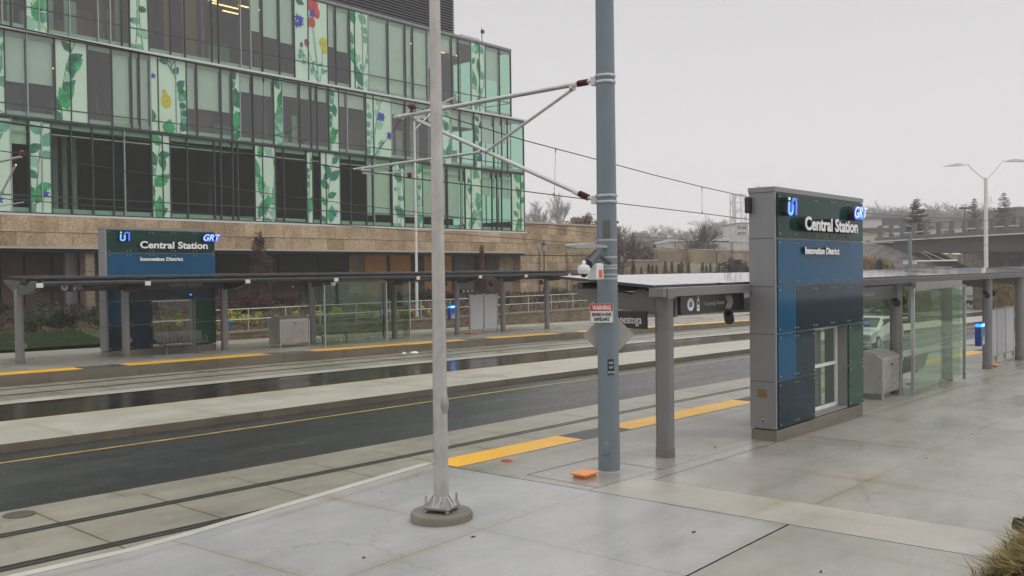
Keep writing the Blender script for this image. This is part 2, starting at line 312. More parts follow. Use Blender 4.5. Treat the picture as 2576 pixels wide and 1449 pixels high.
def strip(name, y0, y1, z, m, x0=-25, x1=150, thick=0, parent=None, zf=None, struct=True):
    """a sheet that runs along the street; with thick > 0 it gets side faces down by that much"""
    b = MB(); xs = [x0]+[x for x in frange(-60, 150, 84) if x0+.05 < x < x1-.05]+[x1]
    for a, c in zip(xs, xs[1:]):
        q = [(a, W(a, y0)), (c, W(c, y0)), (c, W(c, y1)), (a, W(a, y1))]
        hz = [(x, y, G(x)+z) for x, y in q]
        b.poly(hz)
        if thick:
            b.poly([hz[1], hz[0], (hz[0][0], hz[0][1], hz[0][2]-thick), (hz[1][0], hz[1][1], hz[1][2]-thick)], 1)
            b.poly([hz[3], hz[2], (hz[2][0], hz[2][1], hz[2][2]-thick), (hz[3][0], hz[3][1], hz[3][2]-thick)], 1)
    if thick:
        for x in (x0, x1):
            b.poly([(x, W(x, y0), G(x)+z-thick), (x, W(x, y0), G(x)+z), (x, W(x, y1), G(x)+z), (x, W(x, y1), G(x)+z-thick)], 1)
    o = b.build(name, m, parent)
    return structure(o) if struct else o
def textmesh(s, size, mats, name, parent, origin, xdir, updir, extrude=.02, shear=0, bold=0, width=None, align='LEFT', spacing=1):
    cu = bpy.data.curves.new('t', 'FONT'); cu.body = s; cu.size = size; cu.extrude = extrude; cu.shear = shear; cu.offset = bold; cu.align_x = align; cu.resolution_u = 3; cu.space_character = spacing
    to = bpy.data.objects.new('t', cu); col.objects.link(to)
    bpy.context.view_layer.update(); dg = bpy.context.evaluated_depsgraph_get()
    me = bpy.data.meshes.new_from_object(to.evaluated_get(dg), depsgraph=dg)
    bpy.data.objects.remove(to); bpy.data.curves.remove(cu)
    xs = [v.co.x for v in me.vertices]; wd = max(xs)-min(xs); k = (width/wd) if width else 1
    xd = Vector(xdir).normalized(); ud = Vector(updir).normalized(); nd = xd.cross(ud)
    og = ORG[parent.name]
    x0 = min(xs) if align == 'LEFT' else (max(xs)+min(xs))/2
    for v in me.vertices:
        c = v.co.copy(); v.co = Vector(origin)+xd*((c.x-x0)*k)+ud*c.y+nd*c.z-og
    me.materials.clear()
    for m in (mats if isinstance(mats, (list, tuple)) else [mats]): me.materials.append(m)
    o = bpy.data.objects.new(name, me); col.objects.link(o); o.parent = parent; ORG[o.name] = og
    return o
rnd = random.Random(7)
# ================================================================== SETTING
b = MB(); xs = [-55, -40, 0, 40, 80, 150, 590]; ys = [-55, 2, 12, 30, 60, 150, 510]
for a, c in zip(xs, xs[1:]):
    for d, e_ in zip(ys, ys[1:]): b.poly([(a, d, G(a)-.3), (c, d, G(c)-.3), (c, e_, G(c)-.3), (a, e_, G(a)-.3)])
structure(b.build('ground', mat('far_ground', (.10, .09, .06), .9, var=.4, scale=.05)))
strip('track_slab', 10.2, 13.3, 0, M['track'])
strip('road_apron', 13.3, 13.72, 0, M['apron'])
strip('road', 13.74, 18.52, -.012, M['asph'])
strip('lane_line', 17.43, 17.53, -.006, M['yel'])
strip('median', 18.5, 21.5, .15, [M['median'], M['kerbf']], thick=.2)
strip('far_road', 21.5, 25.75, -.012, M['asph2'])
strip('far_lane_line', 22.60, 22.70, -.006, M['yel'])
strip('far_apron', 25.76, 26.5, 0, M['median'])
strip('far_track_slab', 26.52, 30.0, 0, M['track'])
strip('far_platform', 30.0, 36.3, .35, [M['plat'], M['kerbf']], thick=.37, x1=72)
strip('far_sidewalk', 36.32, 39.2, .352, M['median'], x1=80)
def rail(y, zf=0):
    b = MB(); xs = frange(-25, 150, 60)
    for a, c in zip(xs, xs[1:]):
        for (o0, o1, z, mi) in ((-.09, -.036, .003, 0), (-.036, .034, .006, 1), (.034, .078, .003, 2), (.078, .12, .004, 0)):
            b.poly([(a, W(a, y)+o0, G(a)+z), (c, W(c, y)+o0, G(c)+z), (c, W(c, y)+o1, G(c)+z), (a, W(a, y)+o1, G(a)+z)], mi)
    return structure(b.build('rail', [M['groove'], M['rail'], mat('flangeway_shadow', (.006, .005, .005), .9)]))
for y in (10.95, 12.4, 27.75, 29.2): rail(y)
# near platform and the fresh slab
EA = lambda y: 9.70+.04*(9.6-y)
EB = lambda y: EA(y)+1.1
def drop(x, y):
    d = [(-5, .04), (4.5, .08), (7, .14), (10.3, .30)]
    for (a, p), (c, q) in zip(d, d[1:]):
        if y <= c: v = p+(q-p)*(max(y, a)-a)/(c-a); break
    else: v = .3
    return v*max(0, min(1, (9.7-x)/4.6))
def Z0(x, y): return G(x)+.35-drop(x, y)
def warp(name, y0, y1, m, xa=-8, x1f=None, nx=18, ny=6, struct=True):
    b = MB()
    for j in range(ny):
        ya, yb = y0+(y1-y0)*j/ny, y0+(y1-y0)*(j+1)/ny
        for i in range(nx):
            P = []
            for (u, y) in ((i/nx, ya), ((i+1)/nx, ya), ((i+1)/nx, yb), (i/nx, yb)):
                x = xa+(x1f(y)-xa)*u; P.append((x, y, Z0(x, y)))
            b.poly(P)
    return structure(b.build(name, m))
warp('sidewalk', 4.46, 10.04, M['fresh'], x1f=lambda y: EA(y)-.018)
warp('old_sidewalk', 1.0, 4.44, M['old'], x1f=lambda y: EA(y)-.018)
b = MB(); xs = frange(-8, EA(10.1), 30)
for a, c in zip(xs, xs[1:]):
    za, zc = Z0(a, 10.1)+.012, Z0(c, 10.1)+.012
    b.poly([(a, 10.045, za), (c, 10.045, zc), (c, 10.19, zc), (a, 10.19, za)])
    b.poly([(a, 10.045, za-.05), (c, 10.045, zc-.05), (c, 10.045, zc), (a, 10.045, za)])
    b.poly([(a, 10.19, za), (c, 10.19, zc), (c, 10.19, G(c)-.02), (a, 10.19, G(a)-.02)])
structure(b.build('kerb', mat('white_kerb', (.46, .44, .38), .5, var=.12, scale=2)))
structure(MB().poly([(-8, 1, -.25), (EA(1), 1, .05), (EA(10.19), 10.19, .05), (-8, 10.19, -.25)]).build('slab_bed', M['joint']))
def pq(name, pts, z, m):
    return structure(MB().poly([(x, y, G(x)+z) for x, y in pts]).build(name, m))
pq('pale_band', [(EA(-6), -6), (EB(-6), -6), (EB(7.18), 7.18), (EA(7.18), 7.18)], .35, M['band'])
b = MB()
def plat(pts):
    b.poly([(x, y, G(x)+.35) for x, y in pts])
plat([(EB(-6)+.006, -6), (72, -6), (72, 6.89), (EB(6.89)+.006, 6.89)])
plat([(EB(6.9)+.006, 6.905), (72, 6.905), (72, 7.18), (EB(7.18)+.006, 7.18)])
plat([(EA(7.19), 7.19), (72, 7.19), (72, 10.2), (EA(10.2), 10.2)])
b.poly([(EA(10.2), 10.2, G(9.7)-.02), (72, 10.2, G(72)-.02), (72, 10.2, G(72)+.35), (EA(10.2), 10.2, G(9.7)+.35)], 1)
structure(b.build('platform', [M['plat'], M['kerbf']]))
pq('platform_bed', [(EA(-6), -6), (72, -6), (72, 10.18), (EA(10.18), 10.18)], .335, M['joint'])
def tactile(y0, y1, segs, side='near'):
    for i, (a, c, dark) in enumerate(segs):
        b = MB(); xs = [a]+[x for x in frange(-60, 150, 84) if a+.05 < x < c-.05]+[c]
        for p, q in zip(xs, xs[1:]): b.poly([(p, W(p, y0), G(p)+.356), (q, W(q, y0), G(q)+.356), (q, W(q, y1), G(q)+.356), (p, W(p, y1), G(p)+.356)])
        if dark and side == 'near':
            n = 26
            for ii in range(n):
                for jj in range(9):
                    x = a+.04+(c-a-.08)*ii/(n-1); y = y0+.05+(y1-y0-.1)*jj/8
                    b.lathe((x, y, G(x)+.357), [(.013, 0), (.009, .006)], 6)
        structure(b.build('tactile_strip', M['tactd' if dark else 'tact']))
tactile(9.58, 10.17, [(9.74, 12.9, 0), (12.9, 14.42, 1), (14.42, 19.6, 0), (19.6, 21.1, 1), (21.1, 40, 0), (40, 41.5, 1), (41.5, 72, 0)])
tactile(30.03, 30.85, [(-25, 13.1, 0), (13.1, 14.65, 1), (14.65, 20.5, 0), (20.5, 22.6, 1), (22.6, 31.8, 0), (31.8, 33.6, 1), (33.6, 39.3, 0), (39.3, 41.2, 1), (41.2, 72, 0)], 'far')
b = MB()   # square saw cut round the catenary pole footing
for (x0, x1, y0, y1) in ((10.0, 10.014, 7.2, 8.45), (10.0, 12.0, 8.44, 8.455), (11.6, 11.614, 7.2, 8.45)):
    b.poly([(x0, y0, G(x0)+.3535), (x1, y0, G(x1)+.3535), (x1, y1, G(x1)+.3535), (x0, y1, G(x0)+.3535)])
structure(b.build('saw_cut', M['joint']))
# grass bank the photographer stands on
b = MB(); xs = frange(-30, 11.2, 20); prof = [(2.25, .0), (1.4, .32), (0, 1.1), (-3, 1.5), (-30, 1.5)]
for a, c in zip(xs, xs[1:]):
    for (ya, za), (yb, zb) in zip(prof, prof[1:]): b.poly([(a, ya, G(a)+.355+za), (c, ya, G(c)+.355+za), (c, yb, G(c)+.355+zb), (a, yb, G(a)+.355+zb)])
structure(b.build('bank', M['soil']))
# lawn and planted slope in front of the offices
def slope(name, x0, x1, prof, m, seed, amp=.12, nx=60):
    r = random.Random(seed); b = MB(); n = len(prof); g = []
    for i in range(nx+1):
        x = x0+(x1-x0)*i/nx; g.append([(x, y, z+(r.uniform(-amp, amp) if 0 < j < n-1 else 0)) for j, (y, z) in enumerate(prof)])
    for i in range(nx):
        for j in range(n-1): b.poly([g[i][j], g[i+1][j], g[i+1][j+1], g[i][j+1]])
    return structure(b.build(name, m, smooth=True))
slope('lawn', -25, 21.0, [(39.2, .36), (40.5, .5), (42.4, .75)], M['grassg'], 1, .03)
slope('planting_bed', -25, 21.0, [(42.4, .75), (44, 1.05), (46, 1.4), (49, 1.5), (60, 1.5)], M['soil'], 2, .1)
slope('planted_slope', 21.0, 150, [(39.9, .46), (41.5, .75), (43.5, 1.1), (46, 1.4), (49, 1.45), (95, 1.5)], M['soil'], 3, .1, 120)
# ================================================================== OFFICE BUILDING
FY = 48.0
bld = thing('office_building', (36, FY, 1.5), 'glass office block with printed flower panels above a stone podium', 'building')
def fx(px, py): return onY(px, py, FY).x
k = .26908
def X1(c, y): return fx(c*k, y)                 # from the photo's left 1100 source px
def X2(c, y): return fx(628.9+c*k, y)
bands = []
# (left edge, kind): P printed, D clear, B<frac> blind drawn that far down, L lit office
b3 = [(X1(c, 52), t) for c, t in ((20, 'D'), (105, 'D'), (240, 'P'), (366, 'P'), (445, 'C'), (650, 'B.3'), (915, 'L'), (1030, 'L'), (1137, 'D'), (1210, 'P'), (1385, 'D'), (1590, 'C'), (1725, 'C'), (1977, 'L'), (2040, 'L'), (2245, 'D'), (2338, 'B.52'), (2450, 'B.55'))]
b3 += [(X2(c, 120), t) for c, t in ((112, 'B.55'), (275, 'B.6'), (415, 'P'), (543, 'P'), (725, 'B.52'), (802, 'B.55'), (932, 'P'), (976, 'P'), (1050, 'P'), (1105, 'B1'), (1290, 'B1'), (1450, 'B1'), (1520, 'B1'), (1660, 'B.5'), (1778, 'B.2'), (1882, 'B.22'), (1945, 'L'), (2064, 'P'), (2140, 'P'), (2195, 'B.48'), (2328, 'K'))]
b2 = [(X1(c, 210), t) for c, t in ((45, 'B.58'), (255, 'B.58'), (515, 'P'), (660, 'P'), (818, 'L'), (1045, 'B1'), (1228, 'B1'), (1302, 'B1'), (1405, 'P'), (1475, 'P'), (1642, 'P'), (1740, 'B.62'), (1838, 'B.62'), (2062, 'B.62'), (2165, 'P'), (2240, 'B.25'), (2360, 'B.25'))]
b2 += [(X2(c, 290), t) for c, t in ((20, 'B.24'), (222, 'P'), (302, 'B.2'), (464, 'B.2'), (572, 'B.2'), (626, 'B.2'), (735, 'P'), (828, 'B.22'), (905, 'B.22'), (1082, 'P'), (1150, 'P'), (1320, 'B.22'), (1450, 'B.2'), (1545, 'B.2'), (1665, 'B.25'), (1792, 'P'), (1878, 'B.25'), (1962, 'B.25'), (2092, 'P'), (2158, 'B.5'), (2275, 'B.48'), (2350, 'B.45'), (2404, 'K'))]
b1 = [(X1(c, 430), t) for c, t in ((105, 'B.22'), (278, 'P'), (392, 'P'), (480, 'D'), (670, 'C'), (868, 'D'), (1060, 'D'), (1165, 'D'), (1420, 'P'), (1520, 'P'), (1590, 'D'), (1752, 'D'), (2005, 'D'), (2065, 'D'), (2175, 'D'), (2224, 'D'), (2380, 'P'))]
b1 += [(X2(c, 480), t) for c, t in ((120, 'P'), (238, 'D'), (318, 'D'), (530, 'P'), (585, 'D'), (660, 'P'), (712, 'P'), (842, 'D'), (942, 'D'), (1088, 'B.86'), (1160, 'B.86'), (1328, 'P'), (1440, 'B.86'), (1560, 'P'), (1612, 'B.86'), (1730, 'B.86'), (1845, 'B.86'), (1970, 'B.9'), (2010, 'P'), (2066, 'P'), (2164, 'B.4'), (2262, 'B.42'), (2308, 'B.42'), (2352, 'B.42'), (2444, 'P'), (2528, 'P'))]
XE = 56.9
BANDS = [(b1, 6.45, 11.05, 7.30, XE, 'gdark', 1), (b2, 11.2, 15.35, 11.77, XE, 'gwin', 2), (b3, 15.52, 20.72, 16.66, 55.4, 'gwin', 3)]
def clip(poly, x0, x1, z0, z1):
    def cut(P, f, g):
        o = []
        for i in range(len(P)):
            a, c = P[i], P[(i+1) % len(P)]
            fa, fc = f(a), f(c)
            if fa >= 0: o.append(a)
            if (fa >= 0) != (fc >= 0):
                t = fa/(fa-fc); o.append((a[0]+(c[0]-a[0])*t, a[1]+(c[1]-a[1])*t))
        return o
    for f in (lambda p: p[0]-x0, lambda p: x1-p[0], lambda p: p[1]-z0, lambda p: z1-p[1]):
        poly = cut(poly, f, 0)
        if len(poly) < 3: return []
    return poly
BOT = [mat('print_leaf_bright', (.03, .30, .10), .35, var=.6, scale=2.5), mat('print_leaf_deep', (.02, .17, .10), .35, var=.6, scale=2.5), mat('print_leaf_dusty', (.12, .33, .23), .35, var=.3, scale=2.5),
       mat('print_stem', (.13, .20, .09), .4, var=.3), mat('print_blue', (.04, .06, .36), .35, var=.4, scale=3), mat('print_red', (.48, .05, .06), .35, var=.4, scale=3), mat('print_yellow', (.48, .45, .05), .35, var=.25, scale=3),
       mat('print_violet', (.22, .06, .20), .35, var=.3, scale=3), mat('print_pale_leaf', (.25, .48, .36), .35, var=.2, scale=2)]
def leafp(x, z, L, a, w=.35, serr=0, n=14):
    o = []
    for s in (1, -1):
        rg = range(n+1) if s == 1 else range(n-1, 0, -1)
        for i in rg:
            t = i/n; ww = w*L*math.sin(math.pi*t**.8)*(1+(serr if i % 2 else -serr))
            u, v = t*L, s*ww/1
            o.append((x+u*math.cos(a)-v*math.sin(a), z+u*math.sin(a)+v*math.cos(a)))
    return o
def blob(x, z, r, n=12, jag=.12, rr=random, asp=1):
    return [(x+math.cos(2*math.pi*i/n)*r*(1+rr.uniform(-jag, jag)), z+asp*math.sin(2*math.pi*i/n)*r*(1+rr.uniform(-jag, jag))) for i in range(n)]
def star(x, z, r, a0, n=5):
    return [(x+math.cos(a0+math.pi*i/n)*r*(1 if i % 2 == 0 else .45), z+math.sin(a0+math.pi*i/n)*r*(1 if i % 2 == 0 else .45)) for i in range(2*n)]
def bezier(p, q, c, n=14): return [((1-t)**2*p[0]+2*t*(1-t)*c[0]+t*t*q[0], (1-t)**2*p[1]+2*t*(1-t)*c[1]+t*t*q[1]) for t in [i/n for i in range(n+1)]]
def stroke(pts, w0, w1):
    out = []
    for i in range(len(pts)-1):
        a, c = pts[i], pts[i+1]; d = math.hypot(c[0]-a[0], c[1]-a[1]) or 1; nx, nz = -(c[1]-a[1])/d, (c[0]-a[0])/d
        wa = w0+(w1-w0)*i/len(pts); wb = w0+(w1-w0)*(i+1)/len(pts)
        out.append([(a[0]-nx*wa, a[1]-nz*wa), (c[0]-nx*wb, c[1]-nz*wb), (c[0]+nx*wb, c[1]+nz*wb), (a[0]+nx*wa, a[1]+nz*wa)])
    return out
def motif(x0, x1, z0, z1, style, r):
    """a botanical print over one run of printed panels: list of (outline, colour index)"""
    S = []; Wd = x1-x0; H = z1-z0; xc = (x0+x1)/2
    def vine(p, q, c, lw, li, every, ll, serr=0, wd=.35, w0=.035):
        ll = ll*1.15; pts = bezier(p, q, c, 18); S.extend((s, 3) for s in stroke(pts, w0, w0*.5))
        for i in range(1, 18, max(2, every-1)):
            a = math.atan2(pts[i+1][1]-pts[i][1], pts[i+1][0]-pts[i][0])+r.choice((-1, 1))*r.uniform(.6, 1.2)
            S.append((leafp(pts[i][0], pts[i][1], ll*r.uniform(.9, 1.7), a, wd, serr), li if r.random() < .7 else r.choice((0, 1, 2, 8))))
    if style == 'serrated':
        vine((xc-.3*Wd, z0-.3), (xc+.2*Wd, z1+.3), (xc+.9*Wd, z0+H*.5), 0, 2, 3, .5)
        for q in range(4):
            x, z = x0+Wd*r.uniform(.1, .8), z0+H*(.05+.26*q)
            S.append((leafp(x, z, r.uniform(1.0, 1.7), R(r.choice((75, 100, 60, 115))), .2, .25, 18), r.choice((0, 0, 1))))
        vine((x1, z0), (x0, z1), (x0-.2, z0+H*.4), 0, 8, 4, .45, 0, .3, .025)
    elif style == 'round':
        for e_ in (0, 1):
            p = bezier((x0+Wd*(.25+.5*e_), z0-.2), (x0+Wd*(.15+.7*e_), z1+.2), (x0+Wd*r.uniform(.2, .8), z0+H*.5), 16); S.extend((s, 3) for s in stroke(p, .03, .03))
            for i in range(1, 16, 2):
                sd_ = 1 if (i//2) % 2 else -1
                S.append((blob(p[i][0]+sd_*.2, p[i][1], r.uniform(.17, .24), 12, .08, r, .85), r.choice((2, 8, 2, 1))))
        vine((x1, z0+.3), (x0+.3*Wd, z1), (x1, z1-.5), 0, 1, 5, .6, .15, .3, .03)
    elif style == 'fig':
        vine((xc+.3*Wd, z0), (xc-.1*Wd, z1+.3), (xc+.45*Wd, z0+.6*H), 0, 1, 4, .5)
        S.append((blob(xc-.08*Wd, z0+H*.42, .32, 16, .05, r, 1.25), 6)); S.append((blob(xc-.12*Wd, z0+H*.53, .15, 12, .05, r, 1.3), 6))
        for i in range(6): S.append((blob(x1-.26+.1*math.sin(i), z0+.35+i*.42, .2, 12, .08, r), r.choice((2, 1))))
        for i in range(7):
            a = R(r.uniform(20, 160)); p = bezier((xc+.1*Wd, z1-.8), (xc+.1*Wd+math.cos(a)*1.1, z1-.8+math.sin(a)*1.2), (xc, z1-.2)); S.extend((s, 2) for s in stroke(p, .04, .015))
        S.append((leafp(xc-.1, z0-.1, .9, R(80), .4, .15), 0)); S.append((star(x0+.15, z1-1.1, .2, .3), 4)); S.append((leafp(x0+.1, z0+.5, .8, R(100), .3), 1))
    elif style == 'poppy':
        for (a, z_, c) in ((.55, .80, 5), (.52, .68, 5), (.82, .42, 6), (.36, .42, 7), (.22, .32, 2)):
            p = bezier((x0+Wd*.72, z0-.2), (x0+Wd*a, z0+H*z_), (x0+Wd*(a*.6+.35), z0+H*.2)); S.extend((s, 2) for s in stroke(p, .035, .02))
        X = lambda t: x0+Wd*t
        S += [(blob(X(.56), z0+H*.93, .42, 16, .1, r, 1.1), 5), (blob(X(.66), z0+H*.85, .3, 14, .1, r, 1.2), 5), (blob(X(.52), z0+H*.72, .3, 14, .1, r, 1.1), 5), (blob(X(.54), z0+H*.83, .24, 14, .3, r), 4)]
        S += [(blob(X(.86), z0+H*.50, .32, 16, .06, r, 1.15), 6), (blob(X(.90), z0+H*.42, .26, 14, .06, r, 1.1), 6), (blob(X(.36), z0+H*.46, .2, 10, .1, r, 1.3), 7), (blob(X(.2), z0+H*.42, .12, 10, .1, r, 1.6), 7)]
        for t, z_ in ((.1, .74), (.18, .68), (.08, .66), (.2, .73)): S.append((star(X(t), z0+H*z_, .3, r.random()), 4))
        for t, z_ in ((.18, .34), (.24, .30), (.15, .28), (.26, .22)): S.append((star(X(t), z0+H*z_, .24, r.random()), 2))
        for q in range(7): S.append((leafp(X(r.uniform(.3, .9)), z0+r.uniform(.1, 1.2), .45, R(r.uniform(20, 160)), .2, .3), 2))
        S.append((leafp(X(.05), z1-.2, .7, R(-20), .3), 1)); p = bezier((X(.4), z0+H*.6), (X(.5), z1), (X(.5), z0+H*.8)); S.extend((s, 3) for s in stroke(p, .025, .02))
    elif style == 'bluebell':
        vine((x0+.3*Wd, z0-.2), (x0+.75*Wd, z1+.2), (x0+.3*Wd, z0+.7*H), 0, 8, 4, .5, w0=.05)
        for i in range(6): S.append((blob(x0+.2+.1*math.sin(i*2), z0+.3+i*.6, .22, 12, .12, r), r.choice((2, 8))))
        for q in range(7):
            x, z = x0+Wd*r.uniform(.45, .95), z0+H*r.uniform(.12, .72)
            S.append((star(x, z, r.uniform(.2, .3), r.random()), 4)); S.append((star(x+.05, z-.05, .17, r.random()+.4), 4))
        for q in range(3): S.append((leafp(x0+Wd*.5, z0+H*r.uniform(0, .5), .6, R(r.uniform(20, 80)), .25), 2))
    else:
        vine((x0+.2*Wd, z0-.2), (x0+.7*Wd, z1+.2), (x0+r.uniform(-.3, 1.2)*Wd, z0+.5*H), 0, r.choice((0, 1, 2)), 3, .6, .12, .28)
        S.append((leafp(x0+Wd*r.uniform(.2, .6), z0+H*r.uniform(0, .15), 1.2, R(r.uniform(70, 110)), .24, .2, 18), 0))
        if r.random() < .5: S.append((star(x0+Wd*.7, z0+H*r.uniform(.1, .3), .25, .4), 4))
        S.append((leafp(x0+Wd*.5, z0+H*.75, .9, R(r.uniform(200, 300)), .25), 1))
    return S
for bi, (lst, z0, z1, zh, xe, gm, idx) in enumerate(BANDS):
    lst = [(x, t) for x, t in lst if x > 0]
    x = lst[0][0]; extra = []
    r = random.Random(40+idx)
    while x > 13.5:
        wd = r.choice((1.1, 1.4, .9)); x -= wd; extra.append((x, r.choice(('P', 'D', 'B.4', 'P', 'D'))))
    if idx == 1: extra = [(lst[0][0]-.95, 'P'), (lst[0][0]-1.9, 'P')]+[(q-2, t) for q, t in extra]
    if idx == 2: extra = [(lst[0][0]-.8, 'P'), (lst[0][0]-1.6, 'P')]+[(q-1.7, t) for q, t in extra]
    lst = sorted(extra+lst); H = z1-z0
    ends = [p[0] for p in lst[1:]]+[xe]
    runs = []; i = 0
    while i < len(lst):
        if lst[i][1] == 'P':
            j = i
            while j+1 < len(lst) and lst[j+1][1] == 'P': j += 1
            runs.append((i, j)); i = j+1
        else: i += 1
    prints = {}
    for (i, j) in runs:
        xa, xb = lst[i][0], ends[j]; mid = (xa+xb)/2; pxm = CX+0
        st = r.choice(('serrated', 'round', 'mixed', 'mixed'))
        if idx == 3 and abs(mid-fx(787, 110)) < 1: st = 'poppy'
        if idx == 2 and abs(mid-fx(423, 250)) < 1.2: st = 'fig'
        if idx == 2 and abs(mid-fx(950, 320)) < 1.2: st = 'bluebell'
        if idx == 1 and mid < lst[3][0]+1: st = 'bluebell'
        S = motif(xa, xb, z0, z1, st, r)
        for q in range(i, j+1): prints[q] = S
    fr = MB()
    for i, ((xa, t), xb) in enumerate(zip(lst, ends)):
        xa2, xb2 = xa+.03, xb-.03
        if xb2-xa2 < .1: continue
        if t == 'P':
            m = MB(); m.box(xa2, xb2, FY-.01, FY+.03, z0, z1, 0)
            lay = 0
            for pol, ci in prints[i]:
                c = clip(pol, xa2, xb2, z0, z1)
                if c: m.poly([(p[0], FY-.013-.00016*lay, p[1]) for p in c], ci+1)
                lay += 1
            m.build('printed_panel', [M['frit']]+BOT, bld)
        else:
            g = MB().box(xa2, xb2, FY-.006, FY+.006, z0, z1).build('window', M[gm], bld)
            if t[0] == 'B':
                f = float(t[1:]); f = f+(r.uniform(-.012, .012) if f < 1 else 0)
                MB().box(xa2+.04, xb2-.04, FY+.16, FY+.17, z1-.28-(H-.45)*f, z1-.25).build('blind', M['blind'], g)
            sp = MB().box(xa2, xb2, FY+.10, FY+.14, z1-.26, z1-.02)
            sp.box(xa2, xb2, FY+.10, FY+.14, z0+.02, z0+.26)
            if idx == 1: sp.box(xa2, xb2, FY+.05, FY+.09, z1-.62, z1-.56)
            sp.build('spandrel', M['spand'], g)
            if idx > 1 and (t == 'C' or (t != 'B1' and r.random() < .35)):
                wv_ = xb2-xa2; o_ = r.uniform(0, .4)*wv_
                MB().box(xa2+o_, xa2+o_+wv_*r.uniform(.3, .7), FY+1.1, FY+1.16, z0, z0+r.choice((1.3, 2.2, H-.3))).build('partition', M[r.choice(('roomc', 'roomc', 'roomw'))], g)
        # mullions
        pale = (r.random() < .22)
        fr.box(xa-.03, xa+.03, FY-.05, FY+.08, z0, z1, 1 if pale else 0)
    fr.box(xe-.03, xe+.05, FY-.05, FY+.08, z0, z1, 0)
    fr.box(13, xe, FY-.035, FY+.05, zh-.025, zh+.025, 0)
    fr.box(13, xe, FY-.045, FY+.05, z1-.03, z1+.045, 0); fr.box(13, xe, FY-.045, FY+.05, z0-.045, z0+.03, 0)
    fr.build('curtain_wall_frame', [M['mull'], M['mullw']], bld)
    # rooms behind the glass
    rm = MB(); mi_ = 0
    rm.box(8, xe-1.1, FY+7, FY+7.2, z0, z1); rm.box(8, xe-.3, FY+.45, FY+7, z1-.02, z1+.12, 0); rm.box(8, xe-.3, FY+.2, FY+7, z0-.1, z0, 0)
    for q in range(9):
        xx = 13+q*5.2+r.uniform(-1, 1)
        if xx < xe-5: rm.box(xx, xx+.2, FY+1.5, FY+7, z0, z1, 0)
    rm.build('office_interior', M['roomk'] if idx == 1 else M['room'], bld)
    fu = MB()
    if idx > 1:
        for q in range(26):
            xx = r.uniform(15, xe-4); yy = FY+r.uniform(1.2, 5); hh = r.choice((1.1, 1.5, 2.2)); fu.box(xx, xx+r.uniform(.4, 1.6), yy, yy+.3, z0, z0+hh, r.choice((0, 1, 1)))
    else:
        xx = lst[5][0]
        for q in range(3): fu.box(X1(690+q*90, 430), X1(735+q*90, 430), FY+2.5, FY+2.7, z0, z1-.3, 1)
    fu.build('office_furniture', [M['roomw'], M['roomc']], bld)
    for i, ((xa, t), xb) in enumerate(zip(lst, ends)):
        if t in ('L', 'C', 'D') and idx > 1 or (t.startswith('B.5') and idx == 3 and r.random() < .5):
            yy = FY+r.uniform(1.6, 4.8); ln = r.uniform(.9, 2.2)
            MB().box(xa+.1, xa+.1+ln, yy, yy+.09, z1-.60, z1-.54).build('ceiling_light', M['light'], bld)
    # return wall at the corner
    rt_ = MB(); 
    rt_.box(xe+.0, xe+.04, FY+.1, FY+7, z0, z1, 0); g = rt_.build('side_glazing', M['gcor'], bld)
    s2 = MB()
    for q in range(1, 6): s2.box(xe-.02, xe+.07, FY+q*1.4-.03, FY+q*1.4+.03, z0, z1, 0)
    s2.box(xe-.02, xe+.07, FY, FY+7, zh-.025, zh+.025, 0); s2.box(xe-.02, xe+.07, FY, FY+7, z1-.05, z1+.05, 0); s2.build('side_mullion', M['mullw'], g)
    MB().box(xe-7, xe, FY+7, FY+7.2, z0, z1).build('rear_glazing', M['gcor'], bld) if idx else None
lg = MB().box(12, XE+.15, FY-.28, FY, 15.37, 15.49)
lg.box(12, XE+.08, FY-.2, FY+.02, 6.30, 6.40)
lg.box(12, XE+.06, FY-.12, FY+.02, 11.10, 11.16, 1)
lg.build('ledge', [M['ledge'], M['mull']], bld)
MB().box(12, 55.5, FY-.06, FY+25, 20.78, 20.95).box(53.5, XE+.1, FY-.03, FY+25, 15.42, 15.55).build('roof', M['alu'], bld)
rp = MB().tube([(fx(1227, 118), FY+.6, 20.9), (fx(1227, 118), FY+.6, onY(1227, 74, FY+.6).z)], .035, 6)
rp.box(fx(1227, 118)-.02, fx(1227, 118)+.2, FY+.5, FY+.7, onY(1227, 80, FY).z, onY(1227, 72, FY).z); rp.build('roof_mast', M['mull'], bld)
rl = MB()
for xx in (50.5, 51.6, 52.6): rl.tube([(xx, FY+.8, 20.9), (xx, FY+.8, 21.35)], .03, 6)
rl.tube([(50.5, FY+.8, 21.35), (52.6, FY+.8, 21.35)], .03, 6); rl.build('roof_railing', M['alu'], bld)
LX = 50.0
lv = MB(); zz = 20.95
while zz < 29:
    lv.prism([(FY+.9, zz), (FY+1.0, zz+.09), (FY+1.0, zz+.12), (FY+.88, zz+.03)], 0, 12, LX, 0)
    lv.prism([(LX-.02, zz+.09), (LX+.1, zz), (LX+.1, zz+.03), (LX-.02, zz+.12)], 1, FY+1, FY+10, 0); zz += .2
lv.box(12, LX-.06, FY+1.02, FY+10, 20.95, 29, 1); lv.build('plant_room_louvre', [M['louv'], M['louvb']], bld)
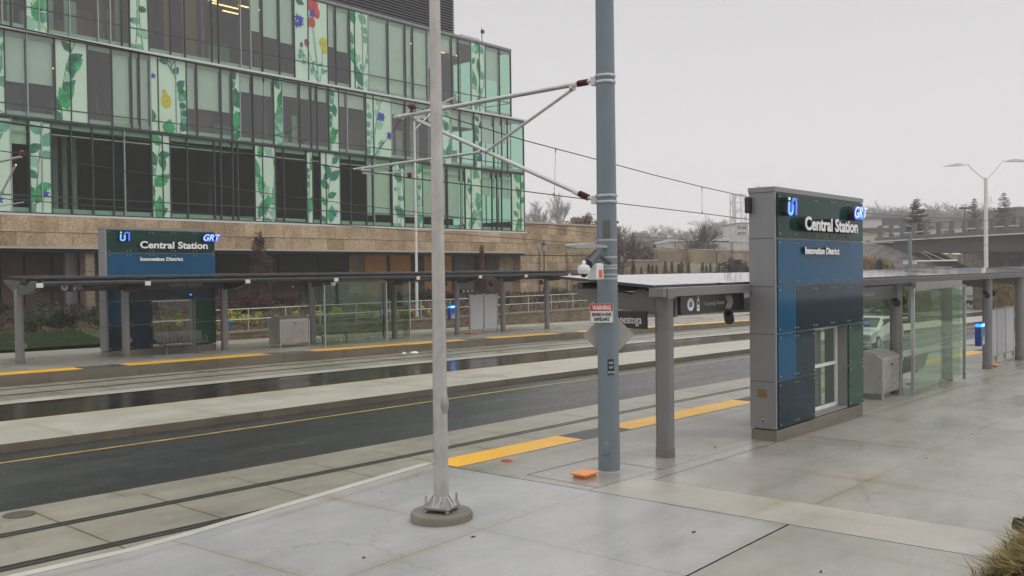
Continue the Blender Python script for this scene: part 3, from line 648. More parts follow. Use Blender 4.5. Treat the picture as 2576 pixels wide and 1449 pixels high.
# podium: stone band, recessed ground floor
MB().box(10, XE+.02, FY-.2, FY+3.2, 4.78, 6.30).build('stone_band', M['stone'], bld)
MB().box(10, XE+.04, FY-.25, FY+.1, 4.66, 4.775).box(10, XE+.04, FY-.24, FY-.15, 5.50, 5.512).build('coping', M['coping'], bld)
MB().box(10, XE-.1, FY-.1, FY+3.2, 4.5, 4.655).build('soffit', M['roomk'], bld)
GY = FY+2.6
def gx(px): return onY(px, 655, GY).x
xs_ = [10, gx(0), gx(60), gx(130), gx(162), gx(200), gx(248), gx(300), gx(420), gx(545), gx(620), gx(700), gx(800), gx(878)]
for i, (a, c) in enumerate(zip(xs_, xs_[1:])):
    MB().box(a+.06, c-.06, GY, GY+.1, 1.5, 4.5).build('ground_floor_window', M['wood'] if i in (1, 2, 3, 5) else M['roomk'], bld)
for a, c, m in ((gx(878), gx(915), 'stone2'), (gx(918), gx(972), 'warm'), (gx(982), gx(1033), 'warm'), (gx(1045), gx(1062), 'roomk'), (gx(1068), gx(1136), 'warm'), (gx(1144), gx(1192), 'room'), (gx(1192), gx(1224), 'roomk')):
    MB().box(a, c, GY, GY+.1, 1.5, 4.5).build('ground_floor_window' if m != 'stone2' else 'stone_pier', M[m], bld)
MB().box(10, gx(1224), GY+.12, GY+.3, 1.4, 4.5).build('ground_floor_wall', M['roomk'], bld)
MB().box(gx(165), gx(187), FY+.2, FY+.9, 1.3, 4.5).build('stone_pier', M['stone2'], bld)
MB().box(gx(136), gx(164), FY+1.2, FY+1.5, 1.3, 4.5).build('stone_pier', M['alu'], bld)
MB().box(gx(1224), XE, FY+1.2, FY+3.2, 1.3, 4.5).build('stone_pier', M['stone2'], bld)
MB().box(XE+.03, 71.5, FY+.5, FY+12, 1.2, 7.15).build('stone_wing', M['stone'], bld)
MB().box(XE+.03, 71.6, FY+.40, FY+12, 7.16, 7.30).box(XE+.05, 71.52, FY+.48, FY+.52, 4.5, 4.56, 1).build('wing_coping', [M['coping'], M['roomk']], bld)
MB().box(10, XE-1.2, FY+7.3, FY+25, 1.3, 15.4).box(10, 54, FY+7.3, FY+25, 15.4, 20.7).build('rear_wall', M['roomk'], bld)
# ================================================================== STATION PYLONS
def pylon(x0, yf, s, z0, bottom, label, left_extra=False):
    """x0: left end, yf: front face, s: scale, z0: top of the concrete plinth"""
    t = thing('station_pylon', (x0, yf+.24*s, bottom), label, 'sign pylon', 'station name pylons')
    X = lambda u: x0+u*s
    Z = lambda v: z0+v*s
    th = .48*s; L_ = 4.14*s; xr = x0+L_
    MB().box(x0+.03, xr-.02, yf-.0, yf+th, bottom, z0-.03).build('plinth', M['base'], t, bevel=.01)
    b = MB()
    wx0, wx1, wz0, wz1 = X(1.66), X(3.31), Z(.03), Z(1.65)
    b.box(x0, wx0, yf+.02, yf+th, z0, Z(4.21)); b.box(wx1, xr, yf+.02, yf+th, z0, Z(4.21)); b.box(wx0, wx1, yf+.02, yf+th, wz1, Z(4.21)); b.box(wx0, wx1, yf+.02, yf+th, z0-.01, wz0)
    # seams of the end cladding, as thin shadow gaps proud by 1 mm
    for v in (.82, 1.65, 2.48, 3.32, 4.12): b.box(x0-.0015, x0+.01, yf+.03, yf+th-.01, Z(v)-.006, Z(v)+.006, 1)
    b.box(x0-.012, xr+.012, yf-.012, yf+th+.012, Z(4.125), Z(4.21), 0)
    b.box(x0-.003, x0+.05*s, yf-.003, yf+.03, z0, Z(4.12), 0)
    b.build('cladding', [M['alu'], M['joint']], t)
    xs = [.09, .83, 1.64, 2.49, 3.32, 4.12]
    rows = [(.0, .82), (.83, 1.65), (1.66, 2.48), (2.49, 3.31), (3.33, 4.11)]
    def panel(u0, u1, row, m, cols):
        v0, v1 = rows[row]
        p = MB().box(X(u0), X(u1), yf-.012, yf+.015, Z(v0)+.006, Z(v1)-.006)
        for u in cols:
            for dv in (.07, -.07):
                zz = Z(v0 if dv > 0 else v1)+dv*s
                p.lathe((0, 0, 0), [(0, 0)], 3, 1) if 0 else None
                p.tube([(X(u), yf-.012, zz), (X(u), yf-.03, zz)], .014*s, 8, 1)
        p.build('panel', [m, M['steel']], t)
    e = .06
    panel(.09, 4.12, 4, M['pg'], [.09+e, .83-e, .83+e, 1.66-e, 1.66+e, 2.49-e, 2.49+e, 3.32-e, 3.32+e, 4.12-e])
    panel(.09, 4.12, 3, M['pb'], [.09+e, .83-e, .83+e, 1.66-e, 1.66+e, 2.49-e, 2.49+e, 3.32-e, 3.32+e, 4.12-e])
    panel(.09, .83, 2, M['pb'], [.09+e, .83-e]); panel(.835, 4.12, 2, M['pt'], [.83+e, 1.66-e, 1.66+e, 2.49-e, 2.49+e, 3.32-e, 3.32+e, 4.12-e])
    panel(.09, .83, 1, M['pb'], [.09+e, .83-e]); panel(.835, 1.645, 1, M['pt'], [.83+e, 1.645-e]); panel(3.33, 4.12, 1, M['pgr'], [3.33+e, 4.12-e])
    panel(.09, 1.645, 0, M['pt'], [.09+e, .83-e, .83+e, 1.645-e]); panel(3.33, 4.12, 0, M['pgr'], [3.33+e, 4.12-e])
    # dark back panels
    MB().box(X(.09), X(4.1), yf+th+.001, yf+th+.03, Z(1.66), Z(4.11)).build('back_panel', M['pt'], t)
    # window through the pylon
    wf = MB(); yw = yf+.24*s; f = .06*s
    for a in ((wx0, wx0+f, wz0, wz1), (wx1-f, wx1, wz0, wz1), (wx0+f, wx1-f, wz0, wz0+f), (wx0+f, wx1-f, wz1-f, wz1), (wx0+f, wx1-f, Z(.86), Z(.86)+f)): wf.box(a[0], a[1], yw-.03, yw+.03, a[2], a[3])
    wo = wf.build('window_frame', M['white'] if left_extra else M['steel'], t, bevel=.004)
    MB().box(wx0+f, wx1-f, yw-.004, yw+.004, wz0+f, wz1-f).build('window_glass', M['gmono'], wo)
    # channel letters standing off the face
    p = .15*s; kk = (1-p/yf)
    def cl(s_, xa, xb, zb, cap, shear=0, bold=0, mm=('txt', 'black'), nm='lettering', pp=p):
        kk = (1-pp/yf); xa *= kk; xb *= kk
        size = cap/.73
        textmesh(s_, size, M[mm[1]], nm, t, (xa, yf-pp/2-.008, zb), (1, 0, 0), (0, 0, 1), extrude=pp/2, shear=shear, bold=bold*1.05, width=xb-xa)
        return textmesh(s_, size, M[mm[0]], nm+'_face', t, (xa, yf-pp-.012, zb), (1, 0, 0), (0, 0, 1), extrude=.004, shear=shear, bold=bold*.9, width=xb-xa)
    kz = lambda z: CAM.z+(z-CAM.z)*kk
    cl('Central Station', X(1.24), X(3.84), kz(Z(3.50)), .245*s*kk, bold=.011*s)
    cl('Innovation District', X(1.24), X(2.85), kz(Z(3.06)), .125*s*kk, bold=.008*s, pp=.05*s)
    cl('GRT', X(3.66), X(4.40) if not left_extra else X(4.30), kz(Z(3.79)), .24*s*kk, shear=.35, bold=.022*s, mm=('iont', 'black'), nm='operator_logo')
    textmesh('GRT', .24*s*kk/.73, M['ionw'], 'operator_logo_edge', t, (X(3.66)*kk+.02, yf-p-.022, kz(Z(3.79))+.015), (1, 0, 0), (0, 0, 1), extrude=.003, shear=.35, bold=-.006*s, width=(X(4.36)-X(3.66))*kk-.03)
    ionlogo(t, X(.51)*kk, yf-p, kz(Z(3.74)), .31*s*kk, .40*s*kk, p)
    if left_extra:
        MB().box(x0-.006, x0, yf+.16, yf+.34, 1.0, 1.15).build('brass_plate', M['brownbrass'], t)
        MB().tube([(x0-.012, yf+.24, .59), (x0+.02, yf+.24, .59)], .035, 16, 0).tube([(x0-.016, yf+.24, .59), (x0-.0125, yf+.24, .59)], .022, 12, 1).build('pipe_outlet', [M['steel'], M['black']], t)
        MB().box(x0-.12, x0-.0, yf+.42, yf+.5, onX(1880, 520, x0).z-.12, onX(1880, 505, x0).z+.05).build('floodlight', M['black'], t)
    else:
        MB().lathe((X(3.1), yf-.05, Z(1.8)), [(.03, 0), (.05, .03), (.02, .06)], 10).build('blue_indicator', M['lamp'], t)
    return t
def ionlogo(t, x, y, z, H, Wd, p):
    """two interlocked hooks with a green dot, as on the pylon"""
    def hook(pts, m, nm, w):
        for (mm, yy, ww, th) in (('black', y+p*.5, w*1.12, p*.5-.012), (m, y-.006, w, .016)):
            b = MB()
            for q in stroke(pts, ww, ww): b.prism([(u, v) for u, v in q], 1, yy-th, yy+th if mm == 'black' else yy)
            b.build(nm if mm != 'black' else nm+'_side', M[mm], t)
    sh = lambda u, v: (x+u*Wd+.10*v*H, z+v*H)
    arc = lambda cx, cz, rx, rz, a0, a1: [sh(cx+rx*math.cos(R(a0+(a1-a0)*i/10)), cz+rz*math.sin(R(a0+(a1-a0)*i/10))) for i in range(11)]
    w_ = .055*Wd*1.1
    hook([sh(.08, .74), sh(.08, .25)]+arc(.27, .22, .19, .17, 180, 350)+[sh(.46, .6)], 'ionc', 'logo_hook', w_)
    hook([sh(.36, .30), sh(.40, .72)]+arc(.62, .76, .20, .17, 180, 10)+[sh(.84, .02)], 'iont', 'logo_hook', w_)
    hook([sh(.08, .84), sh(.08, 1.0)], 'iong', 'logo_dot', w_*1.05)
near_py = pylon(14.90, 6.92, 1.0, .46, .12, 'large green and blue Central Station pylon standing on the near platform', True)
far_py = pylon(15.85, 33.9, 1.105, .45, .1, 'green and blue Central Station pylon rising through the far platform canopy behind a bench')
# ================================================================== CANOPIES
def canopy(label, xs, yp, d, zb, x_start, x_end, zr0, zr1, skip_beam=(), front=False, wob=None):
    """posts at xs; arms reach towards the track (d=+1 or -1); zb: post top"""
    t = thing('platform_canopy', (x_start, yp, G(x_start)+.35), label, 'canopy', 'platform canopies')
    Y = lambda x: yp if wob is None else wob(x, yp)
    n = len(xs)
    for i, x in enumerate(xs):
        y = Y(x); g = G(x)+.35
        b = MB().lathe((x, y, 0), [(.145, g+.15), (.145, zb)], 28).lathe((x, y, 0), [(.152, g-.01), (.152, g+.15)], 28, 1)
        if i == 0 or front: b.lathe((x, y, 0), [(.149, zb-.32), (.149, zb-.30)], 24, 1).lathe((x, y, 0), [(.149, zb-.52), (.149, zb-.50)], 24, 1)
        post = b.build('post', [M['grey'], M['base']], t, smooth=True)
        if d < 0 or i > 0: MB().lathe((x+.155, y+.02, g+.5), [(.05, 0), (.09, .05), (.09, .16), (.05, .2)], 12).build('post_box', M['grey'], post)
        out = [(0, zb-.30), (.8, zb-.20), (1.45, zb-.07), (1.74, zb+.08), (1.70, zb+.17), (1.5, zb+.18), (1.32, zb+.26), (1.18, zb+.26), (1.05, zb+.12), (.55, zb+.04), (.45, zb+.12), (.3, zb+.12), (.1, zb+.0), (0, zb+.0)]
        if d < 0: out = [(-1.05, zb+.22), (-.7, zb+.08), (0, zb-.22)]+out[1:-1]+[(0, zb+.26), (-1.05, zb+.30)]
        a = MB().prism([(y+d*u, v) for u, v in out], 0, x-.09, x+.09).build('arm', M['arm'] if d > 0 else M['greyd'], t, bevel=.008)
        MB().box(x-.1, x+.1, y+d*1.74-.03, y+d*1.74+.03, zb+.04, zb+.19).build('arm_cap', M['white'] if d < 0 else M['arm'], a)
    # beams and tubes along the platform, in bays that follow the posts
    ends = [x_start]+list(xs[1:])+[x_end]
    for i, (a, c) in enumerate(zip(ends, ends[1:])):
        ya, yc = Y(a), Y(c)
        def bar(o0, o1, z0, z1, nm, m, gap=.01):
            P = lambda x, yy, o: (x, yy+d*o)
            b = MB(); q = [(a+gap, ya+d*o0), (c-gap, yc+d*o0), (c-gap, yc+d*o1), (a+gap, ya+d*o1)]
            if d < 0: q.reverse()
            b.rings([[(x, y, z0) for x, y in q], [(x, y, z1) for x, y in q]]); return b.build(nm, m, t, bevel=.006)
        if d > 0: bar(-.32, -.06, zb+.01, zb+.15, 'edge_beam', M['grey'] if a < 14 else M['greyd'])
        else: bar(.10, .30, zb+.16, zb+.32, 'edge_beam', M['greyd'])
        for o in ((.55, 1.25) if d > 0 else (.5, 1.62)):
            MB().tube([(a+.01, ya+d*o, zb+.16+(.02 if o > 1 else -.02)), (c-.01, yc+d*o, zb+.16+(.02 if o > 1 else -.02))], .055 if d > 0 else (.07 if o < 1.5 else .085), 12).build('purlin', M['greyd'], t, smooth=True)
        if d < 0: bar(1.5, 1.72, zr1-.02, zr1+.04, 'gutter', M['roofu'])
        nb = max(1, round((c-a)/1.12))
        for j in range(nb):
            u0, u1 = a+(c-a)*j/nb+.012, a+(c-a)*(j+1)/nb-.012
            y0, y1 = Y(u0)-d*(.14 if d > 0 else 1.15), Y(u0)+d*1.68
            b = MB(); q = [(u0, y0, zr0), (u1, y0, zr0), (u1, y1, zr1), (u0, y1, zr1)]
            if d < 0: q = [q[3], q[2], q[1], q[0]]
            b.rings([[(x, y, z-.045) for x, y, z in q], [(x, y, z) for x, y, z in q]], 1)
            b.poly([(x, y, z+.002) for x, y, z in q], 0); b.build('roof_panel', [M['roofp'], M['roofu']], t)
            if j and j % 2 == 0: MB().box(u0-.06, u0+.03, min(y0, y0+d*.05), max(y0, y0+d*.05), zr0-.10, zr0+.006).build('clamp', M['greyd'], t)
    return t
MATS['roof_panel'].node_tree.nodes['Principled BSDF'].inputs['Metallic'].default_value = .0
npx = [12.50, 18.3, 23.35, 27.6, 31.95, 36.3, 40.6, 45.0]
nc = canopy('low grey canopy with glossy roof panels over the near platform', npx, 7.67, 1, 2.83, 11.95, 48.5, 3.02, 3.17)
MB().box(12.06, 12.28, 7.33, 7.64, 2.81, 2.97).build('beam_end', M['arm'], nc, bevel=.006)
FO = lambda x, y: y+(x-14)*.045
fpx = [12.5, 16.3, 20.55, 25.1, 30.2, 34.8, 38.7, 42.9]
fc = canopy('long dark canopy on grey posts over the far platform, pylon rising through it', fpx, 33.2, -1, 2.86, 12.6, 44.6, 3.30, 3.22, wob=FO)
# hanging signs of the near canopy
def flat(parent, nm, x0, x1, y, z0, z1, m, th=.004):
    return MB().box(x0, x1, y-th, y, z0, z1).build(nm, m, parent)
sg = MB().box(12.72, 14.885, 7.5, 7.62, 2.53, 2.835).build('direction_sign', M['ink'], nc, bevel=.004)
MB().box(12.64, 12.72, 7.55, 7.6, 2.5, 2.84).build('sign_bracket', M['grey'], nc)
def roundel(sgn, c, r, y, fl=False):
    MB().tube([(c[0], y, c[1]), (c[0], y-.004, c[1])], r, 28).build('roundel', M['swht'], sgn)
    for pts, m in (([(-.45, .45), (-.5, -.3), (-.2, -.5), (.02, -.2), (.02, .3)], 'sblue'), ([(-.08, -.35), (0, .4), (.25, .5), (.45, .3), (.35, -.5)], 'sblue'), ([(-.45, .6), (-.45, .7)], 'iong')):
        b = MB()
        for q in stroke([(c[0]+u*r*.8, c[1]+v*r*.8) for u, v in pts], r*.09, r*.09): b.prism(q, 1, y-.008, y-.0045)
        b.build('roundel_mark', M[m], sgn)
def tram_icon(sgn, cx, zc, h, y):
    b = MB(); w_ = h*.36
    b.prism([(cx-w_*.5, zc-h*.5), (cx+w_*.5, zc-h*.5), (cx+w_*.5, zc+h*.25), (cx+w_*.3, zc+h*.36), (cx-w_*.3, zc+h*.36), (cx-w_*.5, zc+h*.25)], 1, y-.004, y)
    b.box(cx-w_*.33, cx+w_*.33, y-.006, y-.0041, zc-h*.05, zc+h*.2, 1); b.box(cx-w_*.35, cx-w_*.15, y-.006, y-.0041, zc-h*.3, zc-h*.22, 1); b.box(cx+w_*.15, cx+w_*.35, y-.006, y-.0041, zc-h*.3, zc-h*.22, 1)
    for q in stroke([(cx-w_*.25, zc+h*.36), (cx, zc+h*.48), (cx+w_*.25, zc+h*.36)], .006, .006)+stroke([(cx-w_*.3, zc+h*.5), (cx+w_*.3, zc+h*.5)], .006, .006): b.prism(q, 1, y-.004, y)
    b.build('tram_symbol', [M['swht'], M['ink']], sgn)
def chevrons(sgn, x, zc, h, y, dirn=1, n=3, m='sback'):
    b = MB()
    for i in range(n):
        for q in stroke([(x+i*.075*dirn, zc-h/2), (x+i*.075*dirn+.09*dirn, zc), (x+i*.075*dirn, zc+h/2)], .016, .016): b.prism(q, 1, y-.004, y)
    b.build('chevrons', M[m], sgn)
roundel(sg, (13.03, 2.69), .105, 7.5); tram_icon(sg, 13.27, 2.69, .23, 7.5)
textmesh('To Conestoga, Waterloo', .095, M['sback'], 'sign_text', sg, (13.44, 7.497, 2.66), (1, 0, 0), (0, 0, 1), extrude=.002, width=.72)
chevrons(sg, 14.22, 2.69, .22, 7.5)
s2 = MB().box(12.28, 12.32, 7.86, 8.62, 2.32, 2.60).build('destination_sign', M['ink'], nc, bevel=.003)
textmesh('Conestoga', .19, M['txt'], 'sign_text', s2, (12.276, 8.53, 2.405), (0, -1, 0), (0, 0, 1), extrude=.002, width=.58)
for x, y, z in ((14.55, 7.62, 2.42), (23.12, 7.6, 2.40), (23.62, 7.62, 2.42), (31.7, 7.65, 2.35), (32.2, 7.6, 2.4)):
    d_ = Vector((-.8, -.5, -.35)).normalized(); p = Vector((x, y, z))
    MB().tube([p-d_*.1, p+d_*.14], .085, 14).tube([p, (x, y+.05, 2.83)], .02, 6).build('loudspeaker', M['black'], nc, smooth=True)
sg = MB().box(19.1, 22.9, 7.5, 7.6, 2.5, 2.8).build('station_sign', M['ink'], nc)
textmesh('Central Station', .17, M['sback'], 'sign_text', sg, (20.0, 7.497, 2.60), (1, 0, 0), (0, 0, 1), extrude=.002, width=1.35)
MB().box(23.5, 27.5, 7.24, 7.34, 2.69, 2.86).build('header_panel', mat('header_grey', (.22, .22, .20), .5), nc)
# hanging signs of the far canopy
def fsign(x0, x1, z0, z1): return MB().box(x0, x1, FO(x0, 33.05), FO(x0, 33.15), z0, z1).build('hanging_sign', M['ink'], fc)
f1 = fsign(13.0, 16.2, 2.72, 3.02); yy = FO(13.0, 33.05)
roundel(f1, (13.98, 2.88), .125, yy); tram_icon(f1, 14.32, 2.88, .25, yy); chevrons(f1, 14.62, 2.88, .2, yy, -1, 3); textmesh('To Fairway, Kitchener', .10, M['grey'], 'sign_text', f1, (14.95, yy-.003, 2.85), (1, 0, 0), (0, 0, 1), extrude=.002, width=.95)
f2 = fsign(16.6, 20.4, 2.72, 3.04); yy = FO(16.6, 33.05)
textmesh('Central Station', .20, M['sback'], 'sign_text', f2, (18.0, yy-.003, 2.83), (1, 0, 0), (0, 0, 1), extrude=.002, width=1.38)
f3 = fsign(20.8, 22.6, 2.78, 3.04); textmesh('Central Station', .12, M['grey'], 'sign_text', f3, (21.0, FO(20.8, 33.05)-.003, 2.87), (1, 0, 0), (0, 0, 1), extrude=.002, width=.8)
f4 = MB().box(22.9, 24.4, FO(23, 32.9), FO(23, 33.15), 2.50, 2.86).build('departure_display', M['black'], fc); MB().box(23.75, 23.85, FO(23, 32.9)-.004, FO(23, 32.9), 2.66, 2.72).build('display_text', mat('led_amber', (.5, .1, .03), .4, emit=(.5, .08, .02), es=.6), f4)
f5 = fsign(31.0, 34.5, 2.76, 3.05); textmesh('Central Station', .17, M['sback'], 'sign_text', f5, (31.2, FO(31, 33.05)-.003, 2.86), (1, 0, 0), (0, 0, 1), extrude=.002, width=1.3)
f6 = fsign(38.9, 42.6, 2.76, 3.05); textmesh('CONESTOGA', .16, M['grey'], 'sign_text', f6, (39.6, FO(39, 33.05)-.003, 2.86), (1, 0, 0), (0, 0, 1), extrude=.002, width=1.3)
f7 = MB().box(34.95, 36.0, FO(35, 33.0), FO(35, 33.1), 2.10, 2.32).build('pictogram_sign', M['ink'], fc)
for q in range(3): MB().tube([(35.15+q*.33, FO(35, 33.0)-.003, 2.21), (35.15+q*.33, FO(35, 33.0), 2.21)], .075, 14 if q != 2 else 4).build('pictogram', M['sback'], f7)
for x, z in ((33.8, 2.6), (37.5, 2.5), (42.2, 2.5)): MB().tube([(x, FO(x, 33.1), z+.1), (x-.12, FO(x, 32.95), z)], .11, 12).build('loudspeaker', M['black'], fc, smooth=True)
p = onY(838, 712, 32.2)
MB().lathe((p.x, p.y, p.z-.13), [(.02, 0), (.09, .03), (.11, .12), (.13, .14), (.10, .22), (.05, .26), (.03, .36)], 18).build('dome_camera', M['white'], fc, smooth=True)
MB().box(25.2, 28.6, FO(26, 32.6), FO(26, 32.7), 2.82, 3.05).build('header_panel', mat('header_grey', (.22, .22, .20), .5), fc)
# ================================================================== SHELTERS, BENCHES, BINS, BOARDS
def shelter(label, x0, x1, y, z0, z1, nb, xs2, y2, sq=True):
    t = thing('glass_shelter', (x0, y, z0), label, 'shelter', 'glass wind shelters')
    for i in range(nb):
        a, c = x0+(x1-x0)*i/nb+.01, x0+(x1-x0)*(i+1)/nb-.01
        MB().box(a, c, y-.006, y+.006, z0+.12, z1).build('glass_pane', M['gshel'], t)
        MB().tube([(c, y-.0, z0-.01), (c, y, z0+.12), (c, y-.05, z0+.17), (c, y, z0+.24)], .018, 6).build('glass_foot', M['sst'], t)
    for x in (x0-.02, x1+.02): MB().box(x-.025, x+.025, y-.04, y+.04, z0-.01, z1+.03).build('shelter_post', M['steel'], t)
    for (xa, ya, xb, yb) in xs2:
        d_ = Vector((xb-xa, yb-ya, 0)); n_ = Vector((-d_.y, d_.x, 0)).normalized()*.006
        q = [(xa-n_.x, ya-n_.y), (xb-n_.x, yb-n_.y), (xb+n_.x, yb+n_.y), (xa+n_.x, ya+n_.y)]
        MB().rings([[(x, yy, z0+.1) for x, yy in q], [(x, yy, z1) for x, yy in q]]).build('glass_pane', M['gshel'], t)
        MB().box(xb-.025, xb+.025, yb-.03, yb+.03, z0-.01, z1+.03).build('shelter_post', M['steel'], t)
    MB().box(x0-.04, x1+.04, y-.03, y+.03, z1+.001, z1+.05).build('top_rail', M['grey'], t)
    if sq:
        b = MB(); n = int((x1-x0)/.14)
        for i in range(n):
            for j in range(sq): b.box(x0+.07+i*.14-.016, x0+.07+i*.14+.016, y-.009, y-.0065, z0+1.0+j*.13, z0+1.035+j*.13)
        b.build('frosted_squares', M['gwhite'], t)
    return t
M['gwhite'] = mat('frosted_dots', (.32, .38, .34), .5)
zn = G(24)+.35
shelter('glass wind shelter on the near platform behind the waste cabinet, bench inside', 23.2, 27.6, 7.22, zn, 2.68, 2, [(20.4, 8.9, 23.0, 8.9), (23.0, 8.9, 27.4, 9.05), (27.5, 7.3, 27.5, 8.9)], 8.9, sq=3)
zf = G(26)+.35
shelter('long glass wind shelter under the far canopy, bench seat inside', 24.95, 28.5, 32.6, zf, 2.80, 4, [(25.0, 34.4, 29.9, 34.4), (29.9, 32.65, 29.9, 34.4), (29.55, 32.6, 30.0, 32.6)], 34.4, sq=4)
def bench(loc, label, rz, cat='bench'):
    t = thing('metal_bench', loc, label, cat, 'perforated metal benches'); t.rotation_euler = (0, 0, rz)
    X, Y_, Zz = loc
    L = 1.9
    def slats(nm, p0, p1, n, horiz):
        b = MB()
        for i in range(n):
            u = i/(n-1); y = p0[0]+(p1[0]-p0[0])*u; z = p0[1]+(p1[1]-p0[1])*u
            b.box(X-L/2, X+L/2, Y_+y-.008, Y_+y+.008, Zz+z-.008, Zz+z+.008)
        for q in range(13):
            x = X-L/2+L*q/12; b.tube([(x, Y_+p0[0], Zz+p0[1]), (x, Y_+p1[0], Zz+p1[1])], .014, 6)
        return b.build(nm, M['mid'], t)
    slats('seat', (-.45, .45), (.0, .43), 15, 1); slats('backrest', (.03, .48), (.13, .86), 13, 1)
    for x in (-.68, .68): MB().tube([(X+x, Y_-.2, Zz), (X+x, Y_-.2, Zz+.25), (X+x, Y_-.05, Zz+.42)], .035, 8).box(X+x-.08, X+x+.08, Y_-.32, Y_-.08, Zz, Zz+.015).build('leg', M['mid'], t)
    for x in (-.93, 0, .93): MB().tube([(X+x, Y_-.2+.2*math.cos(a*math.pi/8), Zz+.55+.14*math.sin(a*math.pi/8)) for a in range(-1, 17)], .016, 6).build('armrest', M['mid'], t)
    return t
M['mid'] = mat('bench_steel', (.17, .18, .175), .4, .4)
bench((18.45, 33.25, G(18.4)+.35), 'grey perforated metal bench in front of the far pylon window', 0)
bench((26.2, 33.7, G(26)+.35), 'grey metal bench inside the far glass shelter', 0)
bench((25.1, 7.85, G(25)+.35), 'grey perforated metal bench inside the near glass shelter', R(180))
def cabinet(loc, L, D, H, label, ms='sst'):
    x, y, z = loc; t = thing('waste_cabinet', (x, y, z), label, 'waste bin', 'stainless waste cabinets')
    out = [(0, .14), (D, .14), (D, H-.1), (D*.8, H-.02), (D*.5, H+.05), (D*.15, H+.0), (0, H-.1)]
    MB().prism([(y+u, z+v) for u, v in out], 0, x, x+L).build('body', M[ms], t, bevel=.01)
    MB().box(x+.04, x+L-.04, y-.012, y-.001, z+.2, z+H-.22).build('door', M[ms], t, bevel=.004)
    MB().box(x+L*.47, x+L*.57, y-.02, y-.0125, z+H-.30, z+H-.26).build('latch', M['black'], t)
    MB().box(x+.05, x+L-.05, y-.014, y-.001, z+H-.17, z+H-.14).build('trim', M['steel'], t)
    for a in (0, L):
        for c in (0, D): MB().box(x+a-.02, x+a+.02, y+c-.035, y+c+.0, z-.005, z+H-.15 if c == 0 else z+.3).build('leg', M['steel'], t)
    return t
cabinet((21.85, 7.5, G(22)+.35), 1.22, .95, 1.08, 'stainless steel waste cabinet beside the near pylon')
cabinet((22.85, 32.95, G(23)+.35), 1.5, .8, 1.30, 'stainless steel waste cabinet by the far canopy post and shelter')
def board(x0, x1, y, z0, z1, label, skew=0, parts=2):
    t = thing('notice_board', ((x0+x1)/2, y, z0), label, 'notice board', 'double notice boards')
    for i in range(parts):
        a, c = x0+(x1-x0)*i/parts+.06, x0+(x1-x0)*(i+1)/parts-.06
        MB().box(a, c, y-.035, y+.035, z0+.22, z1-.05).build('panel', M['bwh'], t); MB().box(a-.03, c+.03, y-.03, y+.03, z1-.05, z1).build('frame', M['sst'], t); MB().box(a-.03, c+.03, y-.03, y+.03, z0+.17, z0+.22).build('frame', M['sst'], t)
    for i in range(parts+1):
        x = x0+(x1-x0)*i/parts; MB().box(x-.03, x+.03, y-.04, y+.04, z0-.005, z1+.05).build('leg', M['sst'], t)
    return t
M['bwh'] = mat('board_face', (.43, .44, .46), .35, var=.05)
board(36.0, 38.25, 34.35, G(37)+.35, 1.98, 'pale double notice board under the far canopy near the emergency phone')
board(34.3, 38.0, 8.25, G(36)+.35, 1.72, 'row of pale notice board panels beyond the near emergency phone', parts=3)
board(27.6, 28.9, 37.9, .3, 1.1, 'low pale utility cabinet behind the far shelter', parts=1) if 0 else None
def phone(x, y, z0, z1, w_, label):
    t = thing('emergency_phone', (x, y, z0), label, 'emergency phone', 'blue emergency phones')
    H = z1-z0
    MB().box(x-w_/2, x+w_/2, y-.12, y+.06, z0, z0+H*.80).box(x-w_/2, x+w_/2, y-.14, y+.06, z0+H*.94, z1).build('housing', M['bphone'], t, bevel=.012)
    l_ = MB().box(x-w_*.46, x+w_*.46, y-.125, y+.04, z0+H*.80, z0+H*.94).build('lamp_band', M['lamp'], t)
    MB().box(x-w_*.3, x+w_*.3, y-.13, y-.126, z0+H*.84, z0+H*.90).build('lamp_core', M['lampw'], l_)
    MB().box(x-w_*.33, x+w_*.25, y-.135, y-.12, z0+H*.08, z0+H*.42).build('keypad_plate', M['sst'], t)
    MB().box(x-w_*.15, x+w_*.15, y-.14, y-.1355, z0+H*.13, z0+H*.2).build('call_button', M['swht'], t)
    l_['label'] = 'glowing blue light band'
    textmesh('EMERGENCY', w_*.2, M['swht'], 'phone_text', t, (x+w_*.44, y-.124, z0+H*.08), (0, 0, 1), (-1, 0, 0), extrude=.001, width=H*.5)
    return t
q0, q1 = onY(2462, 870, 7.5), onY(2462, 810, 7.5)
phone(q0.x, 7.5, q0.z, q1.z, .40, 'blue emergency phone with lit band on a near canopy post')
q0, q1 = onY(1135, 804, 34.0), onY(1135, 767, 34.0)
phone(q0.x, 34.0, q0.z, q1.z, .38, 'blue emergency phone with lit band on a far canopy post')
bl = bpy.data.lights.new('phone_glow', 'POINT'); bl.energy = 2.5; bl.color = (.05, .3, 1); bl.shadow_soft_size = .1
blo = bpy.data.objects.new('phone_glow', bl); col.objects.link(blo); blo.location = (q0.x, 33.8, q1.z-.08)
